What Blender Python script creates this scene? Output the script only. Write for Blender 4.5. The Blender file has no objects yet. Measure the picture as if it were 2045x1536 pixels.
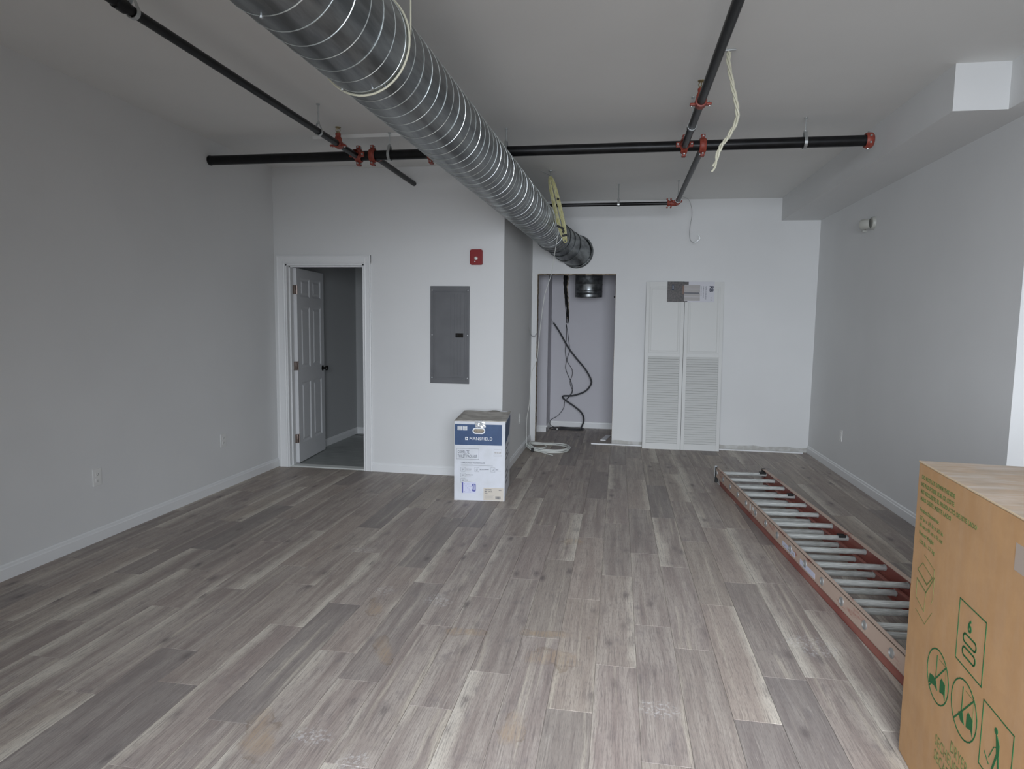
import bpy, bmesh, math, random
from mathutils import Vector, Matrix
random.seed(7)
S = bpy.context.scene
COL = S.collection
PI = math.pi

# ------------------------------------------------------------------ camera
cam_d = bpy.data.cameras.new('camera'); cam = bpy.data.objects.new('camera', cam_d); COL.objects.link(cam)
rx, ux, fx = Vector((0.9865014, 0.16320791, 0.0133477)), Vector((-0.02860355, 0.09148578, 0.99539549)), Vector((-0.1612353, 0.98234084, -0.09491918))
cam.matrix_world = Matrix(((rx.x, ux.x, -fx.x, 0), (rx.y, ux.y, -fx.y, 0), (rx.z, ux.z, -fx.z, 1.5), (0, 0, 0, 1)))
cam_d.sensor_width = 36; cam_d.lens = 22.585; cam_d.clip_start = .05; cam_d.clip_end = 200
S.camera = cam

# ------------------------------------------------------------------ light
W = bpy.data.worlds.new('world'); S.world = W; W.use_nodes = True
nt = W.node_tree; nt.nodes.clear()
wo = nt.nodes.new('ShaderNodeOutputWorld'); bg = nt.nodes.new('ShaderNodeBackground')
tc = nt.nodes.new('ShaderNodeTexCoord'); sp = nt.nodes.new('ShaderNodeSeparateXYZ'); rp = nt.nodes.new('ShaderNodeValToRGB')
nt.links.new(tc.outputs['Generated'], sp.inputs[0]); nt.links.new(sp.outputs['Z'], rp.inputs[0])
rp.color_ramp.elements[0].position = 0.0; rp.color_ramp.elements[0].color = (.62, .70, .80, 1)
rp.color_ramp.elements[1].position = .6; rp.color_ramp.elements[1].color = (.82, .92, 1.06, 1)
nt.links.new(rp.outputs[0], bg.inputs['Color']); bg.inputs['Strength'].default_value = 1.2
nt.links.new(bg.outputs[0], wo.inputs[0])
S.view_settings.view_transform = 'Standard'; S.view_settings.look = 'None'
S.view_settings.gamma = 1; S.view_settings.use_curve_mapping = False
S.view_settings.exposure = 0.0
# storefront opening behind the camera (used by the wall and by the sky portal)
FY = -1.0; OX0, OX1, OZ0, OZ1 = -1.3, 2.6, 0.10, 2.60
pl = bpy.data.lights.new('sky_portal', 'AREA'); po = bpy.data.objects.new('sky_portal', pl); COL.objects.link(po)
pl.shape = 'RECTANGLE'; pl.size = OX1-OX0; pl.size_y = OZ1-OZ0
po.location = ((OX0+OX1)/2, FY-.14, (OZ0+OZ1)/2); po.rotation_euler = (PI/2, 0, 0)
try: pl.cycles.is_portal = True
except Exception: pass
# daylight from the open sky above the street, coming down through the storefront glass
dl = bpy.data.lights.new('window_daylight', 'AREA'); do = bpy.data.objects.new('window_daylight', dl); COL.objects.link(do)
dl.shape = 'RECTANGLE'; dl.size = 2.6; dl.size_y = 2.0; dl.energy = 135; dl.color = (.895, .955, 1.04); dl.spread = math.radians(96)
do.location = (.3, FY-.30, 1.75); do.rotation_euler = (PI/2-math.radians(25), 0, -math.radians(5.5))

# ------------------------------------------------------------------ room numbers
XL, XR, Y1, Y2, XC, ZC, ZS, XS = -3.4254, 2.2769, 6.0458, 8.0675, -1.0832, 2.999, 2.737, 1.8424
YF, XN, XE = 4.15, 2.13, 3.7        # where the right wall steps back, narrow soffit edge, far right wall

# ------------------------------------------------------------------ material helpers
def mat(name, col=(.8, .8, .8), rough=.6, metal=0.0, spec=.5):
    m = bpy.data.materials.new(name); m.use_nodes = True
    b = m.node_tree.nodes['Principled BSDF']
    b.inputs['Base Color'].default_value = (*col, 1); b.inputs['Roughness'].default_value = rough
    b.inputs['Metallic'].default_value = metal; b.inputs['Specular IOR Level'].default_value = spec
    return m
class NT:
    def __init__(s, m): s.m = m; s.t = m.node_tree; s.b = s.t.nodes['Principled BSDF']
    def n(s, typ, **k):
        o = s.t.nodes.new('ShaderNode'+typ)
        for a, v in k.items(): setattr(o, a, v)
        return o
    def l(s, a, b): s.t.links.new(a, b)
    def put(s, sock, v):
        if isinstance(v, bpy.types.NodeSocket): s.l(v, sock)
        else: sock.default_value = v
    def math(s, op, a, b=0.0, c=0.0, clamp=False):
        o = s.n('Math', operation=op, use_clamp=clamp); s.put(o.inputs[0], a); s.put(o.inputs[1], b); s.put(o.inputs[2], c); return o.outputs[0]
    def vmath(s, op, a, b):
        o = s.n('VectorMath', operation=op); s.put(o.inputs[0], a); s.put(o.inputs[1], b); return o.outputs[0]
    def noise(s, vec, scale=5, detail=3, rough=.5, dist=0.0):
        o = s.n('TexNoise'); s.l(vec, o.inputs['Vector']); o.inputs['Scale'].default_value = scale
        o.inputs['Detail'].default_value = detail; o.inputs['Roughness'].default_value = rough; o.inputs['Distortion'].default_value = dist
        return o.outputs['Fac']
    def mapr(s, v, a, b, c=0.0, d=1.0):
        o = s.n('MapRange', interpolation_type='SMOOTHSTEP'); s.put(o.inputs[0], v)
        for i, x in enumerate((a, b, c, d)): o.inputs[i+1].default_value = x
        return o.outputs[0]
    def mix(s, f, a, b):
        o = s.n('Mix', data_type='RGBA'); s.put(o.inputs[0], f)
        for i, x in ((6, a), (7, b)):
            if isinstance(x, bpy.types.NodeSocket): s.l(x, o.inputs[i])
            else: o.inputs[i].default_value = (*x, 1)
        return o.outputs[2]
    def bump(s, h, strength=.2, dist=.01):
        o = s.n('Bump'); s.l(h, o.inputs['Height']); o.inputs['Strength'].default_value = strength; o.inputs['Distance'].default_value = dist
        s.l(o.outputs[0], s.b.inputs['Normal'])
def noisy(name, c1, c2, scale, rough=.6, metal=0, stretch=(1, 1, 1), detail=4, bump=0, lo=.35, hi=.65, world=False, spec=.5):
    m = mat(name, c1, rough, metal, spec); t = NT(m)
    src = t.n('NewGeometry').outputs['Position'] if world else t.n('TexCoord').outputs['Object']
    v = t.vmath('MULTIPLY', src, stretch)
    f = t.noise(v, scale, detail)
    t.l(t.mix(t.mapr(f, lo, hi), c1, c2), t.b.inputs['Base Color'])
    if bump: t.bump(f, bump, .004)
    return m
def paint(name, col, rough=.75):
    m = mat(name, col, rough, 0, .25); t = NT(m)
    p = t.n('NewGeometry').outputs['Position']
    f = t.noise(p, 1.3, 3); c2 = tuple(x*.965 for x in col)
    t.l(t.mix(t.mapr(f, .3, .7), col, c2), t.b.inputs['Base Color'])
    t.bump(t.noise(p, 160, 2), .05, .002)
    return m
M = {}
M['wall'] = paint('wall_paint', (.76, .765, .76), .6)
M['ceil'] = paint('ceiling_paint', (.82, .82, .80), .85)
M['washshaded'] = paint('washroom_shaded_paint', (.50, .51, .51), .6)  # wall paint darkened: the dim light in the washroom is put into its colour
M['trim'] = mat('trim_paint', (.82, .83, .83), .38)
M['doorp'] = mat('door_paint', (.80, .81, .82), .33)
M['louver'] = mat('primed_door', (.67, .675, .655), .5)
M['cardwhite'] = mat('white_card', (.62, .62, .66), .5)
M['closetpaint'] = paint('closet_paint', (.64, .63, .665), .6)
M['rawdry'] = noisy('raw_wallboard', (.50, .49, .46), (.62, .62, .60), 16, .9, world=True, bump=.3)
M['rawedge'] = noisy('torn_board_edge', (.22, .17, .12), (.44, .38, .30), 35, .95, world=True, bump=.5)
M['black'] = noisy('black_pipe_enamel', (.0035, .0035, .004), (.008, .008, .009), 14, .38, world=True, spec=.32)
M['hose'] = mat('grey_black_rubber', (.035, .037, .042), .55)
M['offwhite'] = mat('aged_off_white_plastic', (.46, .46, .42), .4)
M['red'] = noisy('red_casting', (.23, .035, .022), (.32, .06, .035), 40, .5, world=True)
M['zinc'] = mat('zinc_steel', (.55, .57, .57), .38, .85)
M['brass'] = mat('brass', (.34, .27, .15), .4, .85)
M['darkmetal'] = mat('dark_bronze', (.03, .028, .026), .25, .8)
M['rubber'] = mat('black_rubber', (.012, .012, .012), .6)
M['dark'] = mat('dark_void', (.008, .008, .008), .9)
M['yellow'] = noisy('yellow_cable_jacket', (.55, .52, .24), (.68, .66, .40), 30, .45, world=True)
M['cream'] = mat('cream_cable_jacket', (.62, .60, .47), .5)
M['whitecable'] = mat('white_cable_jacket', (.72, .74, .70), .45)
M['plate'] = mat('white_plastic', (.80, .80, .78), .35)
M['alarm'] = mat('alarm_red', (.26, .012, .014), .35)
M['lens'] = mat('clear_lens', (.72, .70, .66), .15)
M['panel'] = noisy('grey_panel_enamel', (.135, .138, .145), (.15, .153, .16), 5, .42, world=True, spec=.4)
M['green'] = mat('green_ink', (.012, .125, .035), .7)
M['olive'] = mat('faded_green_ink', (.15, .18, .055), .7)
M['ink'] = mat('dark_ink', (.05, .06, .09), .7)
M['blue'] = noisy('blue_print', (.022, .06, .155), (.03, .075, .18), 12, .5, world=True)
M['whiteprint'] = mat('white_print', (.82, .84, .86), .5)
M['tan'] = mat('tan_label', (.60, .55, .48), .6)
M['violet'] = mat('violet_label', (.62, .64, .78), .5)
M['violet_ink'] = mat('violet_ink', (.07, .08, .33), .5)
M['bronzehinge'] = mat('satin_nickel', (.30, .24, .21), .35, .7)
M['threshold'] = mat('threshold_stone', (.70, .72, .69), .4)

def cardboard(name, a, b, dust=0.0):
    m = mat(name, a, .85, 0, .2); t = NT(m); p = t.n('TexCoord').outputs['Object']
    f1 = t.noise(t.vmath('MULTIPLY', p, (1, 1, 1)), 9, 5, .6); f2 = t.noise(t.vmath('MULTIPLY', p, (3, 260, .6)), 1, 2)
    c = t.mix(t.mapr(f1, .3, .7), a, b)
    if dust:
        d = t.noise(t.vmath('MULTIPLY', p, (3, 14, 4)), 1.3, 5, .65)
        c = t.mix(t.math('MULTIPLY', t.mapr(d, .38, .72), dust), c, (.55, .50, .46))
    t.l(c, t.b.inputs['Base Color']); t.bump(f2, .06, .002)
    return m
M['kraft'] = cardboard('kraft_board', (.56, .335, .165), (.50, .295, .145), .08)
M['krafttop'] = cardboard('dusty_kraft_board', (.44, .33, .235), (.37, .30, .23), .6)
M['tape'] = mat('dull_tape', (.46, .38, .32), .35)
M['whiteboard'] = noisy('white_coated_board', (.67, .69, .74), (.61, .63, .66), 7, .5, world=True)
M['greyboard'] = noisy('grey_worn_board', (.62, .59, .54), (.47, .44, .40), 9, .85, world=True, lo=.4, hi=.6)

# galvanised sheet
m = mat('galvanised_sheet', (.44, .46, .47), .34, .92); t = NT(m)
p = t.n('TexCoord').outputs['Object']
f = t.noise(t.vmath('MULTIPLY', p, (9, 1.2, 9)), 1.6, 5, .6)
g = t.noise(p, 28, 2, .5)
t.l(t.mix(t.mapr(f, .35, .68), (.17, .18, .185), (.36, .38, .385)), t.b.inputs['Base Color'])
t.l(t.math('ADD', t.mapr(f, .3, .7, .26, .42), t.math('MULTIPLY', g, .08)), t.b.inputs['Roughness'])
t.bump(t.noise(t.vmath('MULTIPLY', p, (3, .8, 3)), 1.2, 2), .25, .01)
M['galv'] = m
M['galvrib'] = mat('galvanised_seam', (.62, .66, .65), .32, .8)

# aluminium rungs with paint dust, ladder fibreglass
M['rung'] = noisy('worn_aluminium_rung', (.62, .64, .62), (.46, .47, .45), 4, .42, .45, stretch=(6, 60, 60), world=False)
m = mat('ladder_fibreglass', (.34, .10, .07), .55); t = NT(m); p = t.n('TexCoord').outputs['Object']
f = t.noise(t.vmath('MULTIPLY', p, (6, 1.6, 6)), 2.2, 5, .65)
t.l(t.mix(t.mapr(f, .28, .44), (.36, .12, .09), (.55, .42, .34)), t.b.inputs['Base Color']); M['glass_worn'] = m
M['glass_red'] = noisy('ladder_red_fibreglass', (.27, .075, .06), (.36, .14, .11), 5, .5, stretch=(1, .4, 1))

# wood-look planks
def plank_mat():
    m = mat('wood_look_plank', (0.426, 0.365, 0.334), .48, 0, .35); t = NT(m)
    obj = t.n('TexCoord').outputs['Object']; info = t.n('ObjectInfo'); rnd = info.outputs['Random']
    geo = t.n('NewGeometry').outputs['Position']
    off = t.n('CombineXYZ'); t.l(t.math('MULTIPLY', rnd, 37.0), off.inputs[0]); t.l(t.math('MULTIPLY', rnd, 91.0), off.inputs[1])
    v = t.vmath('ADD', obj, off.outputs[0])
    sx = t.n('SeparateXYZ'); t.l(obj, sx.inputs[0]); X = sx.outputs['X']
    # grain fibres
    warp = t.noise(t.vmath('MULTIPLY', v, (3, 1.6, 1)), 1.2, 2)
    wv = t.n('CombineXYZ'); t.l(t.math('MULTIPLY', warp, .030), wv.inputs[0]); vw = t.vmath('ADD', v, wv.outputs[0])
    broad = t.noise(t.vmath('MULTIPLY', vw, (20, 1.3, 1)), 1, 3, .5)
    fine = t.noise(t.vmath('MULTIPLY', vw, (190, 5, 1)), 1, 4, .6)
    pores = t.noise(t.vmath('MULTIPLY', vw, (520, 26, 1)), 1, 3, .6)
    blot = t.noise(t.vmath('MULTIPLY', v, (9, 4.5, 1)), 1.3, 5, .65)
    base = t.mix(t.mapr(broad, .30, .70), (.300, .248, .222), (.455, .400, .352))
    base = t.mix(t.math('MULTIPLY', t.mapr(blot, .52, .74), .60), base, (.215, .188, .185))
    r2 = t.math('FRACT', t.math('MULTIPLY', rnd, 7.31)); r3 = t.math('FRACT', t.math('MULTIPLY', rnd, 23.7)); r4 = t.math('FRACT', t.math('MULTIPLY', rnd, 51.3))
    base = t.mix(t.math('MULTIPLY', t.mapr(r2, .55, 1.0), .55), base, (.185, .170, .165))
    base = t.mix(t.math('MULTIPLY', t.mapr(r3, .45, 1.0), .34), base, (.52, .44, .345))
    base = t.mix(t.math('MULTIPLY', t.mapr(r4, .6, 1.0), .34), base, (.37, .30, .27))
    # pale sapwood band along one edge: sharp wavy outer line, fading into the heartwood
    side = t.math('SUBTRACT', t.math('MULTIPLY', t.math('GREATER_THAN', r3, .5), 2.0), 1.0)
    xe = t.math('MULTIPLY', X, side)
    wav = t.noise(t.vmath('MULTIPLY', v, (.5, 1.9, 1)), 1, 3, .6)
    lim = t.math('SUBTRACT', t.math('ADD', t.math('MULTIPLY', r2, .12), .010), t.math('MULTIPLY', t.math('SUBTRACT', wav, .5), .15))
    dd = t.math('SUBTRACT', xe, lim)
    base = t.mix(t.math('MULTIPLY', t.mapr(dd, -.004, .010), .22), base, (.66, .60, .50))
    base = t.mix(t.math('MULTIPLY', t.mapr(dd, .0, .055), .62), base, (.70, .65, .56))
    base = t.mix(t.math('MULTIPLY', t.mapr(t.noise(t.vmath('MULTIPLY', vw, (26, .7, 1)), 1, 2), .58, .74), .50), base, (.64, .58, .47))
    # knots
    vo = t.n('TexVoronoi', feature='F1'); t.l(t.vmath('MULTIPLY', vw, (8.5, 3.6, 1)), vo.inputs['Vector']); vo.inputs['Scale'].default_value = 1.0
    kd = t.math('ADD', vo.outputs['Distance'], t.math('MULTIPLY', t.math('SUBTRACT', pores, .5), .30))
    kg = t.n('SeparateColor'); t.l(vo.outputs['Color'], kg.inputs[0]); gate = t.mapr(kg.outputs[0], .35, .75)
    base = t.mix(t.math('MULTIPLY', t.math('MULTIPLY', t.mapr(kd, .19, .03), gate), .8), base, (.10, .085, .082))
    base = t.mix(t.math('MULTIPLY', t.math('MULTIPLY', t.mapr(kd, .34, .10), gate), .35), base, (.17, .145, .14))
    base = t.mix(t.math('MULTIPLY', t.mapr(fine, .51, .34), .55), base, (.175, .148, .138))
    base = t.mix(t.math('MULTIPLY', t.mapr(fine, .54, .72), .24), base, (.68, .63, .56))
    base = t.mix(t.math('MULTIPLY', t.mapr(pores, .50, .36), .46), base, (.16, .138, .13))
    # dried footprints and dusty scuffs, fixed places on the floor
    gs = t.n('SeparateXYZ'); t.l(geo, gs.inputs[0])
    def blob(cx, cy, ax, ay, rot, edge=.25):
        c, s_ = math.cos(rot), math.sin(rot)
        dx = t.math('SUBTRACT', gs.outputs['X'], cx); dy = t.math('SUBTRACT', gs.outputs['Y'], cy)
        u = t.math('DIVIDE', t.math('ADD', t.math('MULTIPLY', dx, c), t.math('MULTIPLY', dy, s_)), ax)
        w = t.math('DIVIDE', t.math('SUBTRACT', t.math('MULTIPLY', dy, c), t.math('MULTIPLY', dx, s_)), ay)
        return t.math('SQRT', t.math('ADD', t.math('MULTIPLY', u, u), t.math('MULTIPLY', w, w)))
    st_noise = t.noise(geo, 9, 4, .6); dn0 = t.noise(geo, 7, 2)
    for cx, cy, ax, ay, rot in STAINS:
        d = t.math('ADD', blob(cx, cy, ax, ay, rot), t.math('MULTIPLY', t.math('SUBTRACT', st_noise, .5), 2.6))
        base = t.mix(t.math('MULTIPLY', t.math('MULTIPLY', t.mapr(d, 1.15, .5), t.mapr(fine, .35, .6)), .42), base, (0.383, 0.256, 0.137))
        ring = t.math('MULTIPLY', t.math('MULTIPLY', t.mapr(d, 1.10, 1.02), t.mapr(d, .80, .98)), t.mapr(dn0, .42, .6))
        base = t.mix(t.math('MULTIPLY', ring, .35), base, (0.170, 0.117, 0.068))
    dn = t.noise(geo, 60, 4, .7)
    for cx, cy, ax, ay, rot in DUST:
        d = t.math('ADD', blob(cx, cy, ax, ay, rot), t.math('MULTIPLY', t.math('SUBTRACT', st_noise, .5), 1.4))
        base = t.mix(t.math('MULTIPLY', t.math('MULTIPLY', t.mapr(d, 1.0, .5), t.mapr(dn, .46, .66)), .34), base, (0.850, 0.850, 0.850))
    t.l(base, t.b.inputs['Base Color'])
    t.l(t.mapr(fine, .3, .7, .42, .58), t.b.inputs['Roughness'])
    t.bump(fine, .10, .002)
    return m
STAINS = [(-1.245, 2.03, .055, .16, .5), (-1.02, 2.70, .04, .12, .5), (-1.22, 3.08, .035, .10, .4), (-.70, 2.93, .12, .04, .1),
          (-.28, 2.98, .13, .035, 0), (-.25, 2.75, .12, .07, -.2), (-.35, 2.22, .05, .11, -.15), (-.27, 4.35, .07, .06, 0)]
DUST = [(-.93, 3.25, .09, .09, 0), (-1.25, 3.32, .08, .08, 0), (-1.05, 2.05, .09, .06, 0), (-.85, 1.95, .08, .06, 0), (.20, 2.45, .1, .07, 0), (-1.62, 3.9, .1, .07, 0), (.95, 3.1, .16, .12, 0)]
M['plank'] = plank_mat()
M['grout'] = mat('pale_joint', (.46, .42, .36), .8)
M['bathplank'] = noisy('grey_tile_plank', (.27, .29, .28), (.38, .40, .39), 2.2, .4, stretch=(1.4, 16, 1), detail=5)
M['concrete'] = noisy('sidewalk_concrete', (.30, .30, .29), (.38, .38, .37), 3, .9, world=True)

# ------------------------------------------------------------------ mesh helpers
SMALL = {'bolt', 'slot', 'lug', 'print_lines', 'small_print', 'sticker_marks', 'sticker_print', 'barcode', 'side_print', 'paint_splash', 'loose_wires', 'icon_drawing', 'torn_wallboard_edge', 'looped_cable', 'printed_frame', 'icon_frame', 'black_tape', 'cover_ridge'}
class MB:
    def __init__(s): s.v = []; s.f = []; s.sm = []
    def add(s, vs, fs, smooth=False, T=None):
        b = len(s.v)
        s.v += [tuple(T @ Vector(v)) if T is not None else tuple(v) for v in vs]
        s.f += [tuple(i+b for i in f) for f in fs]; s.sm += [smooth]*len(fs); return s
    def box(s, x0, x1, y0, y1, z0, z1, T=None):
        vs = [(x0, y0, z0), (x1, y0, z0), (x1, y1, z0), (x0, y1, z0), (x0, y0, z1), (x1, y0, z1), (x1, y1, z1), (x0, y1, z1)]
        return s.add(vs, [(0, 3, 2, 1), (4, 5, 6, 7), (0, 1, 5, 4), (1, 2, 6, 5), (2, 3, 7, 6), (3, 0, 4, 7)], False, T)
    def bbox(s, x0, x1, y0, y1, z0, z1, bev=.004, T=None):
        bm = bmesh.new(); bmesh.ops.create_cube(bm, size=1)
        for v in bm.verts: v.co = Vector(((x0+x1)/2+v.co.x*(x1-x0), (y0+y1)/2+v.co.y*(y1-y0), (z0+z1)/2+v.co.z*(z1-z0)))
        bmesh.ops.bevel(bm, geom=list(bm.edges), offset=bev, segments=2, profile=.5, affect='EDGES')
        vs = [v.co.copy() for v in bm.verts]; fs = [[v.index for v in f.verts] for f in bm.faces]; bm.free()
        return s.add(vs, fs, False, T)
    def prism(s, pts, axis, a, b, T=None):       # polygon in two axes extruded along the third (pts in order of remaining axes)
        n = len(pts)
        def mk(p, c): return (c, p[0], p[1]) if axis == 0 else ((p[0], c, p[1]) if axis == 1 else (p[0], p[1], c))
        vs = [mk(p, a) for p in pts]+[mk(p, b) for p in pts]
        fs = [tuple(range(n))[::-1], tuple(range(n, 2*n))]+[(i, (i+1) % n, n+(i+1) % n, n+i) for i in range(n)]
        return s.add(vs, fs, False, T)
    def tube(s, path, r, n=8, closed=False, caps=True, T=None):
        P = [Vector(p) for p in path]; m = len(P); R = r if isinstance(r, (list, tuple)) else [r]*m
        vs = []; fs = []; up = None
        for i, p in enumerate(P):
            if closed: t = P[(i+1) % m]-P[i-1]
            else: t = P[min(i+1, m-1)]-P[max(i-1, 0)]
            t = t.normalized() if t.length > 1e-9 else Vector((0, 0, 1))
            if up is None:
                up = Vector((0, 0, 1)) if abs(t.z) < .9 else Vector((1, 0, 0))
            a = t.cross(up)
            if a.length < 1e-4: a = t.cross(Vector((1, .3, 0)))
            a.normalize(); b = a.cross(t).normalized(); up = b
            for k in range(n):
                an = 2*PI*k/n; vs.append(p+R[i]*(math.cos(an)*a+math.sin(an)*b))
        seg = m if closed else m-1
        for i in range(seg):
            for k in range(n):
                j = (i+1) % m
                fs.append((i*n+k, i*n+(k+1) % n, j*n+(k+1) % n, j*n+k))
        if caps and not closed: fs += [tuple(range(n))[::-1], tuple(range((m-1)*n, m*n))]
        return s.add(vs, fs, True, T)
    def lathe(s, prof, c, axis, n=24, T=None):   # prof: (radius, distance along axis)
        ax = Vector(axis).normalized(); a = ax.orthogonal().normalized(); b = ax.cross(a); c = Vector(c)
        vs = []; fs = []
        for r, d in prof:
            for k in range(n):
                an = 2*PI*k/n; vs.append(c+ax*d+max(r, 1e-5)*(math.cos(an)*a+math.sin(an)*b))
        for i in range(len(prof)-1):
            for k in range(n): fs.append((i*n+k, i*n+(k+1) % n, (i+1)*n+(k+1) % n, (i+1)*n+k))
        return s.add(vs, fs, True, T)
    def mesh(s, name, m):
        me = bpy.data.meshes.new(name); me.from_pydata([tuple(v) for v in s.v], [], s.f); me.materials.append(m)
        me.polygons.foreach_set('use_smooth', s.sm)
        bm = bmesh.new(); bm.from_mesh(me); bmesh.ops.recalc_face_normals(bm, faces=list(bm.faces)); bm.to_mesh(me); bm.free()
        if any(s.sm):
            try: me.set_sharp_from_angle(angle=math.radians(38))
            except Exception: pass
        me.update(); return me
def link(name, me, parent=None, loc=(0, 0, 0)):
    o = bpy.data.objects.new(name, me); COL.objects.link(o); o.location = loc
    if parent: o.parent = parent
    return o
def obj(name, mb, m, parent=None, loc=(0, 0, 0), label=None):
    o = link(name, mb.mesh(name, m), parent, loc)
    if label: o['label'] = label
    if name in SMALL: o['kind'] = 'stuff'
    return o
def struct(name, mb, m, loc=(0, 0, 0)):
    o = obj(name, mb, m, None, loc); o['kind'] = 'structure'; return o
def thing(name, label, cat, loc=(0, 0, 0), rz=0, group=None):
    o = bpy.data.objects.new(name, None); COL.objects.link(o); o.location = loc; o.rotation_euler = (0, 0, rz); o.empty_display_size = .1
    o['label'] = label; o['category'] = cat
    if group: o['group'] = group
    return o
def tag(o, label, cat, group=None):
    o['label'] = label; o['category'] = cat
    if group: o['group'] = group
    return o
def smooth_path(pts, k=6, closed=False):
    P = [Vector(p) for p in pts]; n = len(P); out = []
    for i in range(n if closed else n-1):
        if closed: a, b, c, d = P[i-1], P[i], P[(i+1) % n], P[(i+2) % n]
        else: a, b, c, d = P[max(i-1, 0)], P[i], P[i+1], P[min(i+2, n-1)]
        for j in range(k):
            t = j/k
            out.append(.5*((2*b)+(c-a)*t+(2*a-5*b+4*c-d)*t*t+(-a+3*b-3*c+d)*t**3))
    if not closed: out.append(P[-1])
    return out
def text_mesh(name, body, size, m, ox, ux_, uy_, n_, align='LEFT', extrude=.0004, sx=1.0, bold=0.0, spacing=1.0, width=None):
    """flat lettering: origin ox, reading direction ux_, up direction uy_, normal n_"""
    cu = bpy.data.curves.new(name, 'FONT'); cu.body = body; cu.size = size; cu.extrude = extrude; cu.align_x = align
    cu.offset = bold; cu.resolution_u = 3; cu.space_character = spacing
    tmp = bpy.data.objects.new(name, cu)
    me = bpy.data.meshes.new_from_object(tmp); bpy.data.objects.remove(tmp); bpy.data.curves.remove(cu)
    if width:
        xs_ = [v.co.x for v in me.vertices]; sx = width/(max(xs_)-min(xs_))
    ux_, uy_, n_ = Vector(ux_).normalized()*sx, Vector(uy_).normalized(), Vector(n_).normalized()
    T = Matrix(((ux_.x, uy_.x, n_.x, ox[0]), (ux_.y, uy_.y, n_.y, ox[1]), (ux_.z, uy_.z, n_.z, ox[2]), (0, 0, 0, 1)))
    me.transform(T); me.materials.clear(); me.materials.append(m); me.name = name
    return me

# ------------------------------------------------------------------ room shell
TH = .12
wl = MB().box(XL-TH, XL, FY-TH, Y2+TH, 0, ZC+.2)
struct('wall_left', wl, M['wall'])
DX0, DX1, DZ = -3.305, -2.478, 2.058            # washroom doorway
w = MB().box(XL, DX0, Y1, Y1+TH, 0, ZC).box(DX1, XC, Y1, Y1+TH, 0, ZC).box(DX0, DX1, Y1, Y1+TH, DZ, ZC)
struct('wall_washroom', w, M['wall'])
struct('wall_jog', MB().box(XC-TH, XC, Y1+TH, Y2, 0, ZC), M['wall'])
# back wall with the rough closet opening; its foot is cut away unevenly to the right of the opening
CX0, CX1, CZ = -1.018, -.047, 2.12
def ragged(x0, x1, z, amp, step):
    out = []; x = x0
    while x < x1: out.append((x, z+random.uniform(-amp, amp))); x += step*random.uniform(.6, 1.4)
    out.append((x1, z)); return out
low = ragged(CX1, XR, .058, .010, .09)
pr = [(CX1, ZC)]+[(CX1, .058)]+low[1:]+[(XR, ZC)]
w = MB().box(XL, CX0, Y2, Y2+TH, 0, ZC).box(CX0, CX1, Y2, Y2+TH, CZ, ZC).prism(pr, 1, Y2, Y2+.016).box(CX1, XE+TH, Y2+.016, Y2+TH, .0, ZC)
wb = struct('wall_back', w, M['wall'])
obj('bare_wall_foot', MB().box(CX1, XR, Y2+.009, Y2+.0155, 0, .085), M['rawdry'], wb, label='bare grey strip where the wallboard is cut away above the floor')
# torn edges round the closet opening
e = MB()
zz = 0
while zz < CZ:
    h = random.uniform(.03, .08); d = random.uniform(.001, .006)
    e.box(CX0, CX0+d, Y2-.003, Y2+TH, zz, min(zz+h, CZ))
    if zz > .1: e.box(CX1-random.uniform(.0005, .0035), CX1, Y2-.001, Y2+TH, zz, min(zz+h, CZ))
    zz += h
xx = CX0
while xx < CX1:
    h = random.uniform(.03, .09); e.box(xx, min(xx+h, CX1), Y2-.002, Y2+TH, CZ-random.uniform(.004, .013), CZ); xx += h
obj('torn_wallboard_edge', e, M['rawedge'], wb, label='torn brown board edge round the closet opening')
# right wall and the wall that steps back beside the carton
struct('wall_right', MB().box(XR, XE+TH, YF, Y2+.2, 0, ZC), M['wall'])
struct('wall_right_front', MB().box(XE, XE+TH, FY, YF, 0, ZC), M['wall'])
# front wall with the storefront opening behind the camera
w = MB().box(XL, OX0, FY-TH, FY, 0, ZC).box(OX1, XE+TH, FY-TH, FY, 0, ZC).box(OX0, OX1, FY-TH, FY, 0, OZ0).box(OX0, OX1, FY-TH, FY, OZ1, ZC)
struct('wall_front', w, M['wall'])
fr = MB()
for x in (OX0, OX0+1.4, OX0+2.8, OX1-.05): fr.box(x, x+.05, FY-.10, FY-.04, OZ0, OZ1)
fr.box(OX0, OX1, FY-.10, FY-.04, OZ0, OZ0+.05).box(OX0, OX1, FY-.10, FY-.04, OZ1-.05, OZ1)
struct('window_1', fr, M['darkmetal'])
struct('ceiling', MB().box(XL-TH, XE+TH, FY-TH, Y2+1.5, ZC, ZC+.1), M['ceil'])
# soffit
struct('ceiling_soffit', MB().box(XS, XR, YF, Y2, ZS, ZC).box(XN, XE, FY, YF, ZS, ZC), M['wall'])
struct('trim_1', MB().box(-2.505, -1.25, 5.06, Y1, ZC-.028, ZC), M['ceil'])
# exterior pavement in front of the shop
struct('sidewalk', MB().box(-14, 14, -16, FY-TH, -.12, -.02), M['concrete'])

# closet
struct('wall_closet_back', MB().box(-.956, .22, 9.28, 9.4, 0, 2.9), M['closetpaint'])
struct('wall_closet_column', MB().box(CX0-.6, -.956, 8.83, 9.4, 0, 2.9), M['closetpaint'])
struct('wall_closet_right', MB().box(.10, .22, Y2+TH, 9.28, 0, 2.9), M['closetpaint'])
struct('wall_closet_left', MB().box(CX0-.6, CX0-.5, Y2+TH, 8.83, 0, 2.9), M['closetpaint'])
struct('ceiling_closet', MB().box(CX0-.6, .3, Y2+TH, 9.4, 2.9, 2.95), M['ceil'])
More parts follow.
